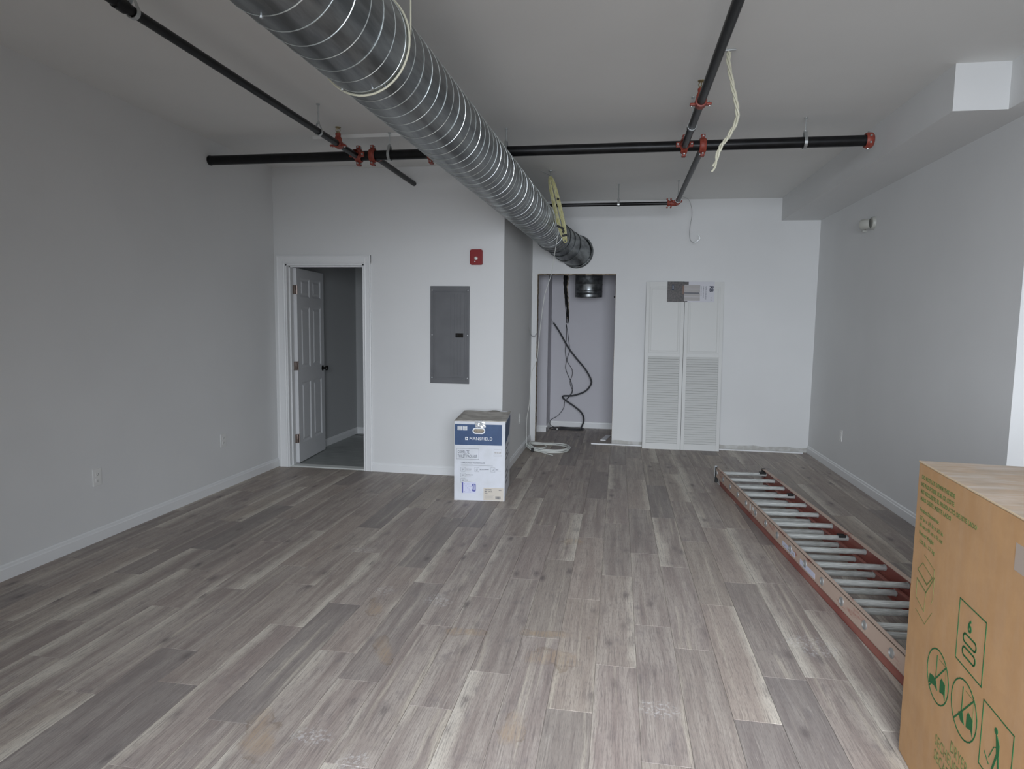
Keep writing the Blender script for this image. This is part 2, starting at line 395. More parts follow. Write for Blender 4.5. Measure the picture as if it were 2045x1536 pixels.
# washroom
struct('wall_washroom_inner', MB().box(-2.25, -2.15, Y1+TH, Y2, 0, 2.6).box(XL, XL+.004, Y1+TH, Y2, 0, 2.6).box(XL, -2.25, Y2-.004, Y2, 0, 2.6), M['washshaded'])
struct('ceiling_washroom', MB().box(XL, -2.25, Y1+TH, Y2, 2.55, 2.6), M['ceil'])

# baseboards
BH = .09
def bb_prof(h=BH, d=.014): return [(0, 0), (d, 0), (d, h*.72), (d*.72, h*.78), (d*.62, h*.93), (d*.25, h), (0, h)]
def base_y(name, x, sgn, y0, y1, h=BH): struct(name, MB().prism([(x+sgn*a, z) for a, z in bb_prof(h)], 1, y0, y1), M['trim'])
def base_x(name, y, sgn, x0, x1, h=BH): struct(name, MB().prism([(y+sgn*a, z) for a, z in bb_prof(h)], 0, x0, x1), M['trim'])
base_y('baseboard_left', XL, 1, FY, Y1)
base_y('baseboard_right', XR, -1, YF, Y2-.005)
base_x('baseboard_washroom_wall', Y1, -1, -2.415, XC)
base_y('baseboard_jog', XC, 1, Y1-.014, Y2-.02)
base_x('baseboard_step', YF, -1, XR, XE)
base_x('baseboard_closet', 9.28, -1, -.956, .10)
base_x('baseboard_closet_column', 8.83, -1, CX0-.5, -.942)
base_y('baseboard_closet_side', -.956, 1, 8.816, 9.28)
base_y('baseboard_washroom_left', XL+.004, 1, Y1+TH, Y2)
base_x('baseboard_washroom_back', Y2-.004, -1, XL, -2.25)

# ------------------------------------------------------------------ floor of planks
PW, PL, G = .1785, 1.035, .0014
fl = struct('floor', MB().box(XL-TH, XE+TH, FY-TH, 9.4, -.03, -.0040), M['grout'])
known = {0: 2.745, 1: 2.13, 2: 2.96, 3: 2.44, 4: 2.78, 5: 2.81, 6: 2.47, -1: 2.38, -2: 2.94, -3: 2.59, -4: 2.30, -5: 2.965, -6: 2.427, -7: 2.635,
         -8: 2.075, -9: 2.825, -10: 2.27, -11: 2.52, -12: 2.14, -13: 2.9, -14: 2.35, -15: 2.67}
X0 = -.058
cache = {}
def plank_mesh(w, l):
    key = (round(w, 3), round(l, 3))
    if key not in cache:
        mb = MB(); a, b = w/2-G/2, l/2-G/2; c = .0006
        vs = [(-a, -b, -.004), (a, -b, -.004), (a, b, -.004), (-a, b, -.004), (-a, -b, -c), (a, -b, -c), (a, b, -c), (-a, b, -c), (-a+c, -b+c, 0), (a-c, -b+c, 0), (a-c, b-c, 0), (-a+c, b-c, 0)]
        fs = [(0, 1, 5, 4), (1, 2, 6, 5), (2, 3, 7, 6), (3, 0, 4, 7), (4, 5, 9, 8), (5, 6, 10, 9), (6, 7, 11, 10), (7, 4, 8, 11), (8, 9, 10, 11)]
        cache[key] = mb.add(vs, fs).mesh('plank', M['plank'])
    return cache[key]
near = MB()
for k in range(-19, 22):
    xa, xb = X0+k*PW, X0+(k+1)*PW
    xa2, xb2 = max(xa, XL), min(xb, XE)
    if xb2-xa2 < .02: continue
    y = known.get(k, 2.1+((k*0.618) % 1)*PL)
    while y > 1.0: y -= PL
    yend = Y2+.1
    xm = (xa2+xb2)/2
    if xm < XC: yend = Y1+.02
    if xm > XR-.02: yend = YF
    if CX0-.1 < xm < CX1+.1: yend = 9.28
    while y < yend:
        y0, y1 = y, min(y+PL, yend); y += PL
        if y1-y0 < .03: continue
        link('plank', plank_mesh(xb2-xa2, y1-y0), fl, ((xa2+xb2)/2, (y0+y1)/2, 0))
    # run on behind the camera, out of the picture
    y = known.get(k, 2.1+((k*0.618) % 1)*PL)
    while y > 1.0: y -= PL
    while y > FY:
        y0 = max(y-PL, FY); near.box(xa2+G/2, xb2-G/2, y0+G/2, y-G/2, -.004, 0); y -= PL
o = obj('plank', near, M['plank'], fl); o['kind'] = 'stuff'
# washroom floor
bf = struct('floor_washroom', MB().box(XL, -2.25, Y1+.10, Y2, -.004, .0), M['grout'])
for i in range(13):
    y0 = Y1+TH+i*.15; xs = [XL, -2.9+((i*37) % 10)*.05, -2.25]
    for j in range(2):
        if y0 < Y2-.02: obj('plank', MB().box(-(xs[j+1]-xs[j])/2+.001, (xs[j+1]-xs[j])/2-.001, -.074, .074, 0, .004), M['bathplank'], bf, ((xs[j]+xs[j+1])/2, min(y0+.075, Y2-.075), .0))
struct('trim_2', MB().prism([(Y1+.005, 0), (Y1+.115, 0), (Y1+.115, .010), (Y1+.10, .014), (Y1+.02, .010)], 0, DX0, DX1), M['threshold'])

# ------------------------------------------------------------------ washroom door, casing
cas = MB()
def casing_v(x0, x1, inner_right):
    # stepped moulding profile in plan
    w_ = x1-x0
    a = (lambda u: x0+u*w_) if inner_right else (lambda u: x1-u*w_)
    pts = [(a(0), Y1), (a(0), Y1-.017), (a(.12), Y1-.020), (a(.22), Y1-.014), (a(.8), Y1-.011), (a(.9), Y1-.014), (a(1), Y1-.009), (a(1), Y1)]
    cas.prism(pts, 2, 0, DZ+.082)
casing_v(-3.395, DX0-.006, True); casing_v(DX1+.006, -2.405, False)
z0 = DZ+.006; H_ = .078
cas.prism([(Y1, z0), (Y1-.009, z0), (Y1-.014, z0+H_*.1), (Y1-.011, z0+H_*.2), (Y1-.014, z0+H_*.78), (Y1-.020, z0+H_*.88), (Y1-.017, z0+H_), (Y1, z0+H_)], 0, -3.395, -2.405)
struct('trim_3', cas, M['trim'])
jb = MB().box(DX0-.001, DX0+.014, Y1-.004, Y1+TH+.004, 0, DZ).box(DX1-.014, DX1+.001, Y1-.004, Y1+TH+.004, 0, DZ).box(DX0, DX1, Y1-.004, Y1+TH+.004, DZ-.014, DZ+.001)
jb.box(DX0+.014, DX0+.026, Y1+.045, Y1+.08, 0, DZ-.014).box(DX1-.026, DX1-.014, Y1+.045, Y1+.08, 0, DZ-.014).box(DX0+.014, DX1-.014, Y1+.045, Y1+.08, DZ-.026, DZ-.014)
struct('trim_4', jb, M['trim'])
# door leaf: local x along the width (0 at the hinge), y thickness, z up
dr = bpy.data.objects.new('door_1', None); COL.objects.link(dr); dr['kind'] = 'structure'
dr.location = (-3.262, Y1+TH+.022, .012); dr.rotation_euler = (0, 0, math.radians(95.5))
DW, DH, DT = .76, 2.02, .038
lf = MB()
rows = [(.20, .84), (.99, 1.63), (1.73, 1.925)]; cols = [(.10, .345), (.425, .665)]
# stiles and rails (rails between the panels)
def leaf_faces():
    xs = [0, cols[0][0], cols[0][1], cols[1][0], cols[1][1], DW]; zs = [0]+[z for r in rows for z in r]+[DH]
    for i in range(5):
        for j in range(7):
            panel = i in (1, 3) and j in (1, 3, 5)
            if not panel: lf.box(xs[i], xs[i+1], 0, DT, zs[j], zs[j+1])
leaf_faces()
obj('door_leaf', lf, M['doorp'], dr)
for z0, z1 in rows:
    for x0, x1 in cols:
        pm = MB()
        for sy, y_out in ((-1, 0), (1, DT)):
            a, b, c = y_out, y_out-sy*.009, y_out-sy*.002
            i1, i2 = .018, .045
            def ring(q, y): return [(x0+q, y, z0+q), (x1-q, y, z0+q), (x1-q, y, z1-q), (x0+q, y, z1-q)]
            vs = ring(0, a)+ring(i1, b)+ring(i1+.008, b)+ring(i2, c)
            fs = []
            for k in range(3):
                for q in range(4): fs.append((k*4+q, k*4+(q+1) % 4, (k+1)*4+(q+1) % 4, (k+1)*4+q))
            fs.append((12, 13, 14, 15)); pm.add(vs, fs)
        obj('door_panel', pm, M['doorp'], dr)
kn = MB()
for sy, yb in ((-1, 0), (1, DT)):
    kn.lathe([(0, 0), (.032, 0), (.032, .006), (.012, .010), (.011, .030), (.024, .036), (.029, .050), (.024, .062), (0, .066)], (.70, yb, .95), (0, sy, 0), 20)
obj('door_knob', kn, M['darkmetal'], dr)
for hz in (1.80, 1.02, .26):
    hm = MB().bbox(-.028, .0, .004, .034, hz-.045, hz+.045, .002).tube([(-.006, -.004, hz-.048), (-.006, -.004, hz+.048)], .006, 8)
    obj('hinge', hm, M['bronzehinge'], dr)

# ------------------------------------------------------------------ wall fixtures
def outlet(label, loc, rz, holes=True, grp=None):
    t = thing('wall_outlet', label, 'outlet', loc, rz, grp)
    obj('cover_plate', MB().bbox(-.036, .036, -.006, 0, -.058, .058, .002), M['plate'], t)
    for dz in (-.02, .02):
        s_ = obj('socket', MB().bbox(-.017, .017, -.008, -.005, dz-.014, dz+.014, .001), M['plate'], t)
        obj('slot', MB().box(-.008, -.006, -.0085, -.0078, dz-.003, dz+.006).box(.006, .008, -.0085, -.0078, dz-.003, dz+.006).box(-.002, .002, -.0085, -.0078, dz-.009, dz-.005), M['dark'], s_)
    return t
outlet('white double outlet low on the left wall, nearer the camera', (XL, 3.722, .435), PI/2)
outlet('white double outlet low on the left wall, nearer the washroom door', (XL, 5.12, .435), PI/2)
outlet('white outlet low on the short wall behind the white box', (XC, 7.14, .424), PI/2)
outlet('white outlet low on the right wall beyond the ladder', (XR, 6.96, .40), -PI/2)

al = thing('fire_alarm', 'red fire alarm strobe above the grey breaker panel', 'alarm', (-1.347, Y1, 2.118))
bm_ = MB()
def rrect(x0, x1, z0, z1, r, k=5):
    pts = []
    for cx, cz, a0 in ((x1-r, z0+r, -PI/2), (x1-r, z1-r, 0), (x0+r, z1-r, PI/2), (x0+r, z0+r, PI)):
        for i in range(k+1): a = a0+PI/2*i/k; pts.append((cx+r*math.cos(a), cz+r*math.sin(a)))
    return pts
obj('alarm_body', MB().prism(rrect(-.060, .060, -.072, .072, .018), 1, -.03, 0), M['alarm'], al)
obj('alarm_front', MB().prism(rrect(-.052, .052, -.064, .064, .014), 1, -.036, -.03), M['alarm'], al)
obj('strobe_lens', MB().lathe([(0, .022), (.010, .020), (.017, .010), (.018, 0)], (0, -.034, -.012), (0, -1, 0), 16), M['lens'], al)
obj('screw', MB().lathe([(0, .003), (.005, .002), (.005, 0)], (-.012, -.036, -.042), (0, -1, 0), 10), M['zinc'], al)

ep = thing('breaker_panel', 'grey metal electrical breaker panel set in the white wall', 'electrical panel', (-1.607, Y1, 1.378))
w2, h2 = .195, .469
obj('panel_cover', MB().bbox(-w2, w2, -.009, 0, -h2, h2, .003), M['panel'], ep)
obj('cover_ridge', MB().box(w2-.034, w2-.030, -.013, -.008, -h2+.03, h2-.03).box(w2-.022, w2-.019, -.013, -.008, -h2+.03, h2-.03).box(-w2+.030, -w2+.034, -.013, -.008, -h2+.05, h2-.05)
    .box(-w2+.03, w2-.03, -.013, -.008, h2-.050, h2-.046).box(-w2+.03, w2-.03, -.013, -.008, -h2+.036, -h2+.040), M['panel'], ep)
pd = obj('panel_door', MB().bbox(-w2+.048, w2-.048, -.016, -.008, -h2+.058, h2-.058, .002), M['panel'], ep)
for i, x in enumerate((.012, .045, .078, .11)):
    if i >= 2: pd2 = MB().bbox(x-.004, x+.004, -.021, -.015, .06, h2-.08, .002).bbox(x-.004, x+.004, -.021, -.015, -h2+.08, -.05, .002)
    else: pd2 = MB().bbox(x-.004, x+.004, -.021, -.015, -h2+.08, h2-.08, .002)
    obj('raised_rib', pd2, M['panel'], pd)
lt = obj('latch', MB().bbox(.060, .136, -.020, -.014, -.022, .020, .002), M['darkmetal'], ep, label='black sliding latch')
obj('latch_slot', MB().box(.068, .085, -.022, -.0195, -.014, .012), M['dark'], lt)
for x in (-w2+.018, w2-.018):
    for z in (-h2+.055, 0, h2-.04):
        obj('screw', MB().lathe([(0, .004), (.005, .003), (.006, 0)], (x, -.009, z), (0, -1, 0), 10), M['zinc'], ep)

# round fixture high on the right wall
fx_ = thing('wall_fixture', 'small round off-white fixture with a bracket high on the right wall', 'wall fixture', (XR, 6.51, 2.446))
obj('round_base', MB().lathe([(.0, .026), (.050, .026), (.056, .018), (.058, 0)], (0, -.06, .012), (-1, 0, 0), 24), M['offwhite'], fx_)
obj('drum_housing', MB().lathe([(.044, 0), (.047, .02), (.047, .075), (.040, .085), (.030, .087), (0, .087)], (-.022, -.04, .01), (-.8, .6, -.06), 24), M['offwhite'], fx_)
obj('swivel_arm', MB().bbox(-.055, -.015, .05, .085, -.052, -.038, .004).tube([(-.03, .05, -.044), (-.034, .075, -.01), (-.036, .05, .02)], .006, 8), M['offwhite'], fx_)

# ------------------------------------------------------------------ spiral duct
AX8, BX, AZ, RD = -.764, .035, 2.518, .178
def ax(y): return Vector((AX8+BX*(y-8), y, AZ-.001*(y-8)))
DE = 7.48
du = thing('spiral_duct', 'large round galvanised spiral duct running under the ceiling to the back wall', 'duct', tuple(ax(2.0)))
du_o = Vector(ax(2.0))
y = FY+.01; path = []
mb = MB(); n = 64
ys = [FY+.01+(DE-FY-.01)*i/60 for i in range(61)]
vs = []; fs = []
for yy in ys:
    c = ax(yy)-du_o
    for k in range(n):
        a = 2*PI*k/n; vs.append(c+Vector((RD*math.cos(a), 0, RD*math.sin(a))))
for i in range(60):
    for k in range(n): fs.append((i*n+k, i*n+(k+1) % n, (i+1)*n+(k+1) % n, (i+1)*n+k))
mb.add(vs, fs, True)
obj('duct_pipe', mb, M['galv'], du)
pitch = .1
tot = (DE-.02-(FY+.02))/pitch; steps = int(tot*40); path = []
for i in range(steps+1):
    u = i/steps; yy = FY+.02+u*(DE-.04-FY); a = -2*PI*u*tot
    path.append(ax(yy)-du_o+Vector((math.cos(a)*(RD+.0005), 0, math.sin(a)*(RD+.0005))))
obj('spiral_seam', MB().tube(path, .0021, 5), M['galvrib'], du)
def ringmesh(c, d, r, rt, n=48):
    d = Vector(d).normalized(); a = d.orthogonal().normalized(); b = d.cross(a)
    return [Vector(c)+r*(math.cos(2*PI*i/n)*a+math.sin(2*PI*i/n)*b) for i in range(n)]
# coupling and segmented elbow turning down to the wall collar
cpl = MB().lathe([(RD+.001, -.16), (RD+.006, -.155), (RD+.006, -.09), (RD+.011, -.085), (RD+.011, -.075), (RD+.005, -.07), (RD+.005, -.012), (RD+.014, -.006), (RD+.014, .006), (RD-.004, .012), (RD-.006, .03)], ax(DE)-du_o, (BX, 1, 0), 48)
obj('coupling', cpl, M['galv'], du)
p0 = ax(DE); p3 = Vector((-.535, 8.06, 2.387)); p1 = p0+Vector((.06, .22, -.02)); p2 = p3+Vector((-.14, -.22, .05))
def bez(t): return p0*(1-t)**3+3*p1*t*(1-t)**2+3*p2*t*t*(1-t)+p3*t**3
ts = [0, .22, .45, .7, 1.0]; cuts = [bez(t_) for t_ in ts]
nrm = [Vector((BX, 1, 0)).normalized()]
for i in range(1, 4): nrm.append(((cuts[i]-cuts[i-1]).normalized()+(cuts[i+1]-cuts[i]).normalized()).normalized())
nrm.append(Vector((.25, 1, -.2)).normalized())
def cutring(i, r):
    c, nn = cuts[i], nrm[i]; a = Vector((0, 0, 1)).cross(nn).normalized(); b = nn.cross(a).normalized()
    return [c-du_o+r*(math.cos(2*PI*k/48)*a+math.sin(2*PI*k/48)*b) for k in range(48)]
for i in range(4):
    A, B = cutring(i, RD-.006+.004*i), cutring(i+1, RD-.002+.004*i)
    g = MB().add(A+B, [(k, (k+1) % 48, 48+(k+1) % 48, 48+k) for k in range(48)], True)
    g.tube([cuts[i+1]-du_o+(v-(cuts[i+1]-du_o))*1.02 for v in cutring(i+1, RD-.001+.004*i)], .0045, 6, True)
    obj('elbow_section', g, M['galv'], du)
obj('wall_collar', MB().lathe([(.17, .01), (.202, .006), (.204, -.004), (.200, -.012), (.188, -.02), (.184, -.05)], p3-du_o-Vector((0, .012, 0)), (0, 1, 0), 48), M['galv'], du)
# strap of cable round the duct
sy_ = 2.36
c = ax(sy_)-du_o; lp = []
for i in range(41):
    a = math.radians(-55+i*290/40+180-100)
    lp.append(c+Vector(((RD+.005)*math.cos(a), .02*math.sin(a*1.0), (RD+.005)*math.sin(a))))
st_ = MB().tube(ringmesh(c, (BX+.05, 1, .04), RD+.006, 0), .0042, 6, True)
st_.tube([c+Vector((-RD-.004, 0, .02)), c+Vector((-RD-.004, 0, ZC-AZ))], .003, 6).tube([c+Vector((RD+.004, 0, .02)), c+Vector((RD+.004, 0, ZC-AZ))], .003, 6)
obj('hanging_strap', st_, M['cream'], du, label='beige wire strap looped round the duct')
for a, yy in ((-100, 1.75), (-62, 2.36), (-118, 2.36), (-75, 2.33)):
    ca = ax(yy)-du_o; dv = Vector((math.cos(math.radians(a)), 0, math.sin(math.radians(a))))
    obj('screw', MB().lathe([(0, .008), (.006, .006), (.006, 0)], ca+dv*RD, dv, 8), M['zinc'], du)

# duct stub hanging in the closet
sb = thing('duct_stub', 'dark galvanised duct stub hanging inside the closet', 'duct', (-.408, 8.7, 1.86))
R2 = .18
obj('stub_pipe', MB().lathe([(R2-.004, .012), (R2, 0), (R2, .03), (R2+.004, .034), (R2, .04), (R2, .07), (R2+.004, .075), (R2, .08), (R2, .16), (R2+.006, .168), (R2, .176), (R2, .34)], (0, 0, 0), (0, 0, 1), 40), M['galv'], sb)
el = MB(); prev = None
for i in range(5):
    a = i/4*PI/2.2; c = Vector((0, -.30+.30*math.cos(a), .34+.30*math.sin(a))); nn = Vector((0, -math.sin(a), math.cos(a)))
    a1 = Vector((1, 0, 0)); b1 = nn.cross(a1)
    rg = [c+R2*(math.cos(2*PI*k/32)*a1+math.sin(2*PI*k/32)*b1) for k in range(32)]
    if prev: el.add(prev+rg, [(k, (k+1) % 32, 32+(k+1) % 32, 32+k) for k in range(32)], True); el.tube(rg, .004, 5, True)
    prev = rg
rg = [Vector((v.x, Y2+TH-8.7, v.z+.03)) for v in prev]
el.add(prev+rg, [(k, (k+1) % 32, 32+(k+1) % 32, 32+k) for k in range(32)], True)
obj('stub_elbow', el, M['galv'], sb)

# ------------------------------------------------------------------ sprinkler pipes
ZP, YP, RP = 2.825, 5.05, .038
def bolt(mb, c, d, r=.008, l=.012): mb.lathe([(0, l), (r*.7, l), (r, l*.7), (r, 0)], c, d, 8)
def clamp(parent, c, along, r, lug=(0, 0, 1), name='pipe_clamp'):
    """grooved coupling: ring with two bolt lugs"""
    along = Vector(along); mb = MB().lathe([(r, -.022), (r+.010, -.024), (r+.016, -.014), (r+.016, .014), (r+.010, .024), (r, .022)], c, along, 24)
    lug = Vector(lug).normalized(); sd = along.cross(lug).normalized()
    for s_ in (-1, 1):
        q = Vector(c)+lug*s_*(r+.026)
        T = Matrix.Translation(q) @ Matrix((sd, along, lug)).transposed().to_4x4()
        mb.bbox(-.026, .026, -.015, .015, -.015, .013, .005, T)
    o = obj(name, mb, M['red'], parent)
    bl = MB()
    for s_ in (-1, 1):
        for q in (-1, 1): bolt(bl, Vector(c)+lug*s_*(r+.024)+sd*q*.022, sd*q)
        bolt(bl, Vector(c)+lug*s_*(r+.024)+along*.012, along, .009, .010); bolt(bl, Vector(c)+lug*s_*(r+.024)-along*.012, -along, .009, .010)
    obj('bolt', bl, M['zinc'], o)
    return o
mp = thing('sprinkler_pipe', 'thick black sprinkler main pipe crossing the room under the ceiling', 'pipe', (-1.0, YP, ZP))
ox = -1.0
obj('pipe_body', MB().tube([(XL-ox-.0, 0, 0), (1.70-ox, 0, 0)], RP, 28), M['black'], mp)
obj('pipe_escutcheon', MB().lathe([(RP+.001, .0), (RP+.003, .012), (RP-.004, .014), (.0, .014)], (XL+.0-ox, 0, 0), (1, 0, 0), 24), M['black'], mp)
Lr, Lf, Rn, Rf = -2.103, -1.965, .440, .573
clamp(mp, (Lr-ox, 0, 0), (1, 0, 0), RP); clamp(mp, (Lf-.02-ox, 0, 0), (1, 0, 0), RP)
clamp(mp, (Rn-ox, 0, 0), (1, 0, 0), RP); clamp(mp, (Rf-ox, 0, 0), (1, 0, 0), RP)
clamp(mp, (-1.50-ox, 0, 0), (1, 0, 0), RP)
ec = MB().lathe([(RP, -.01), (RP+.012, -.012), (RP+.017, .0), (RP+.016, .028), (RP+.006, .040), (.02, .046), (0, .046)], (1.70-ox, 0, 0), (1, 0, 0), 28)
e_ = obj('end_cap', ec, M['red'], mp, label='red cap with bolts closing the pipe end')
eb = MB()
for dy, dz in ((-.052, .02), (-.05, -.022), (0, .055), (0, -.055)): bolt(eb, (1.71-ox, dy, dz), (0, dy, dz), .008, .010)
obj('bolt', eb, M['zinc'], e_)
# outlet bosses of the mechanical tees
for x, s_ in ((Lr, -1), (Lf, 1), (Rn, -1), (Rf, 1)):
    b2 = MB().lathe([(.040, RP), (.038, RP+.018), (.032, RP+.028), (.032, RP+.045)], (x-ox, 0, 0), (0, s_, 0), 20)
    T = Matrix.Translation((x-ox, s_*(RP+.004), 0))
    b2.bbox(-.062, .062, -.010, .010, -.020, .020, .006, T)
    o = obj('tee_outlet', b2, M['red'], mp); bl = MB()
    for q in (-.05, .05): bolt(bl, (x-ox+q, s_*(RP+.014), 0), (0, s_, 0), .008, .012)
    obj('bolt', bl, M['zinc'], o)
def branch(label, x, y0, y1, r, z=ZP-.012, z1=None):
    t = thing('sprinkler_pipe', label, 'pipe', (x, y0, z))
    z1 = z if z1 is None else z1
    obj('pipe_body', MB().tube([(0, 0, 0), (0, y1-y0, z1-z)], r, 20), M['black'], t)
    return t
RB = .0225
b_ln = branch('long black branch pipe left of the duct with an upright sprinkler head', Lr, FY+.01, YP-RP-.03, RB)
b_lf = branch('short black pipe stub running on behind the main pipe at the left', Lf, YP+RP+.03, Y1-.001, RB)
b_rn = branch('black branch pipe right of the duct with an upright sprinkler head', Rn, FY+.01, YP-RP-.03, RB+.002)
b_rf = branch('black pipe running back from the main pipe to the red elbow near the back wall', Rf, YP+RP+.03, 7.10, RB, ZP-.012, 2.80)
for par, x, ys_ in ((b_ln, Lr, (2.532, )), (b_rn, Rn, (4.55, ))):
    for yy in ys_: obj('grooved_joint', MB().lathe([(RB, -.04), (RB+.006, -.035), (RB+.007, .02), (RB, .025)], (0, yy-(FY+.01), 0), (0, 1, 0), 20), M['black'], par)
fp = thing('sprinkler_pipe', 'thin black pipe running across in front of the back wall, right of the duct', 'pipe', (0, 7.14, 2.785))
obj('pipe_body', MB().tube([(-1.06, 0, 0), (.50, 0, .004)], .0185, 20), M['black'], fp)
ef = MB().lathe([(.0185, -.03), (.030, -.028), (.034, -.012), (.026, -.008), (.026, .004), (.034, .008), (.034, .022), (.024, .026)], (.50, 0, .004), (1, 0, 0), 20)
ef.tube(smooth_path([(.52, 0, .004), (.555, 0, .004), (.573, -.015, .008), (.573, -.05, .012)], 4), .030, 16)
ef.lathe([(.026, .0), (.036, .004), (.036, .018), (.026, .024)], (.573, -.045, .012), (0, -1, 0), 20)
e_ = obj('red_elbow', ef, M['red'], fp); bl = MB()
for x in (.47, .508):
    for dz in (-.04, .045): bl.bbox(x-.008, x+.008, -.012, .012, dz-.008, dz+.008, .002)
for dx in (-.04, .04): bl.bbox(.573+dx-.008, .573+dx+.008, -.068, -.042, .0, .022, .002)
obj('lug', bl, M['red'], e_)

# sprinkler heads on the branches: red saddle tee with an upright head
def head(par, label, x, y, r):
    P_ = (0, y-(FY+.01), 0)
    s_ = MB().lathe([(r, -.030), (r+.009, -.028), (r+.011, .0), (r+.009, .028), (r, .030)], (0, 0, 0), (0, 1, 0), 20)
    s_.bbox(-.062, -.026, -.014, .014, -.018, -.004, .004).bbox(.026, .062, -.014, .014, -.018, -.004, .004)
    s_.lathe([(.030, .0), (.026, .03), (.018, .048), (.020, .052), (.020, .066), (.012, .068)], (0, 0, r*.5), (0, 0, 1), 16)
    a = obj('saddle_tee', s_, M['red'], par, P_, label='red saddle tee'); bl = MB()
    for q in (-.052, .052): bolt(bl, (q, 0, -.004), (0, 0, 1), .006, .012); bolt(bl, (q, 0, -.018), (0, 0, -1), .006, .008)
    obj('bolt', bl, M['zinc'], a)
    z = r*.5+.066
    hd = MB().lathe([(.012, 0), (.012, .010), (.006, .014), (.004, .018)], (0, 0, z), (0, 0, 1), 12)
    hd.tube(smooth_path([(.009, 0, z+.008), (.016, 0, z+.024), (.003, 0, z+.042)], 4), .003, 6).tube(smooth_path([(-.009, 0, z+.008), (-.016, 0, z+.024), (-.003, 0, z+.042)], 4), .003, 6)
    hd.tube([(0, 0, z+.016), (0, 0, z+.040)], .003, 6).lathe([(.002, .040), (.020, .041), (.022, .045), (.0, .046)], (0, 0, z), (0, 0, 1), 14)
    obj('sprinkler_head', hd, M['brass'], a, label='upright brass sprinkler head')
head(b_ln, '', Lr, 4.66, RB)
head(b_rn, '', Rn, 4.06, RB+.002)

def hanger(label, x, y, zp, r, yaw=0.0, swivel=True):
    t = thing('pipe_hanger', label, 'pipe hanger', (x, y, ZC), yaw)
    zt = zp-ZC
    obj('hanger_rod', MB().tube([(0, 0, 0), (0, 0, zt+r+.035)], .0048, 8).lathe([(.012, 0), (.012, -.008), (.006, -.010)], (0, 0, 0), (0, 0, 1), 10), M['zinc'], t)
    ring = []
    for i in range(33):
        a = PI/2+2*PI*i/32; rr = r+.004
        k = max(0, math.cos(a-PI/2))**6
        ring.append(Vector((0, rr*math.cos(a), zt+rr*math.sin(a)+k*.035)))
    mb = MB(); w_ = .011
    vs = []
    for p_ in ring[:-1]:
        vs += [p_+Vector((-w_, 0, 0)), p_+Vector((w_, 0, 0))]
    c0 = Vector((0, 0, zt)); m_ = len(ring)-1; vo = []
    for p_ in ring[:-1]:
        q = p_+(p_-c0).normalized()*.003; vo += [q+Vector((-w_, 0, 0)), q+Vector((w_, 0, 0))]
    fs = []
    for i in range(m_):
        j = (i+1) % m_
        fs += [(2*i, 2*i+1, 2*j+1, 2*j), (2*m_+2*i, 2*m_+2*j, 2*m_+2*j+1, 2*m_+2*i+1), (2*i, 2*j, 2*m_+2*j, 2*m_+2*i), (2*i+1, 2*m_+2*i+1, 2*m_+2*j+1, 2*j+1)]
    mb.add(vs+vo, fs, True)
    obj('ring_strap', mb, M['zinc'], t)
    obj('nut', MB().lathe([(.010, 0), (.010, .014), (.005, .016)], (0, 0, zt+r+.030), (0, 0, 1), 6), M['zinc'], t)
    return t
hanger('zinc ring hanger holding the left branch pipe just before its sprinkler head', Lr, 4.34, ZP-.012, RB, PI/2)
hanger('zinc ring hanger on the left branch pipe at the top edge of the picture', Lr, 2.60, ZP-.012, RB, PI/2)
hanger('zinc ring hanger on the main pipe just left of the duct', -1.845, YP, ZP, RP)
hanger('zinc ring hanger on the main pipe just right of the duct', -.90, YP, ZP, RP)
hanger('zinc ring hanger on the main pipe near its red end cap', 1.285, YP, ZP, RP)
hanger('zinc ring hanger on the thin pipe in front of the back wall', -.04, 7.14, 2.785, .0185)
hanger('zinc ring hanger beside the red elbow near the back wall', .573, 7.03, 2.80, RB, PI/2)
hanger('zinc ring hanger on the right branch pipe between its sprinkler head and the main pipe', Rn, 4.52, ZP-.012, RB, PI/2)

# ------------------------------------------------------------------ hanging cables
hc = thing('hanging_cable', 'twisted cream cables hanging from the ceiling right of the branch pipe', 'cable', (.551, 3.79, ZC))
pts = [(.549, 2.985), (.549, 2.929), (.575, 2.81), (.601, 2.703), (.605, 2.624), (.566, 2.54), (.529, 2.488), (.505, 2.419), (.486, 2.354)]
core = smooth_path([(x-.551, 0, z-ZC) for x, z in pts], 8)
for k in range(3):
    pp = []
    for i, q in enumerate(core):
        a = i*.42+k*2.09; am = .0075 if i < len(core)-10 else .0075+.0004*(i-len(core)+10)
        pp.append(q+Vector((am*math.cos(a), am*math.sin(a), 0)))
    if k == 1: pp = pp[:-4]
    if k == 2: pp = pp[:-9]
    obj('cable_strand', MB().tube(pp, .0055, 6), M['cream'], hc)
obj('ceiling_bracket', MB().bbox(-.035, .035, -.006, .006, -.008, 0, .002).tube([(0, 0, -.005), (-.004, 0, -.06)], .004, 6).tube([(0, 0, -.05), (.012, 0, -.08), (-.006, 0, -.09)], .003, 6), M['zinc'], hc)

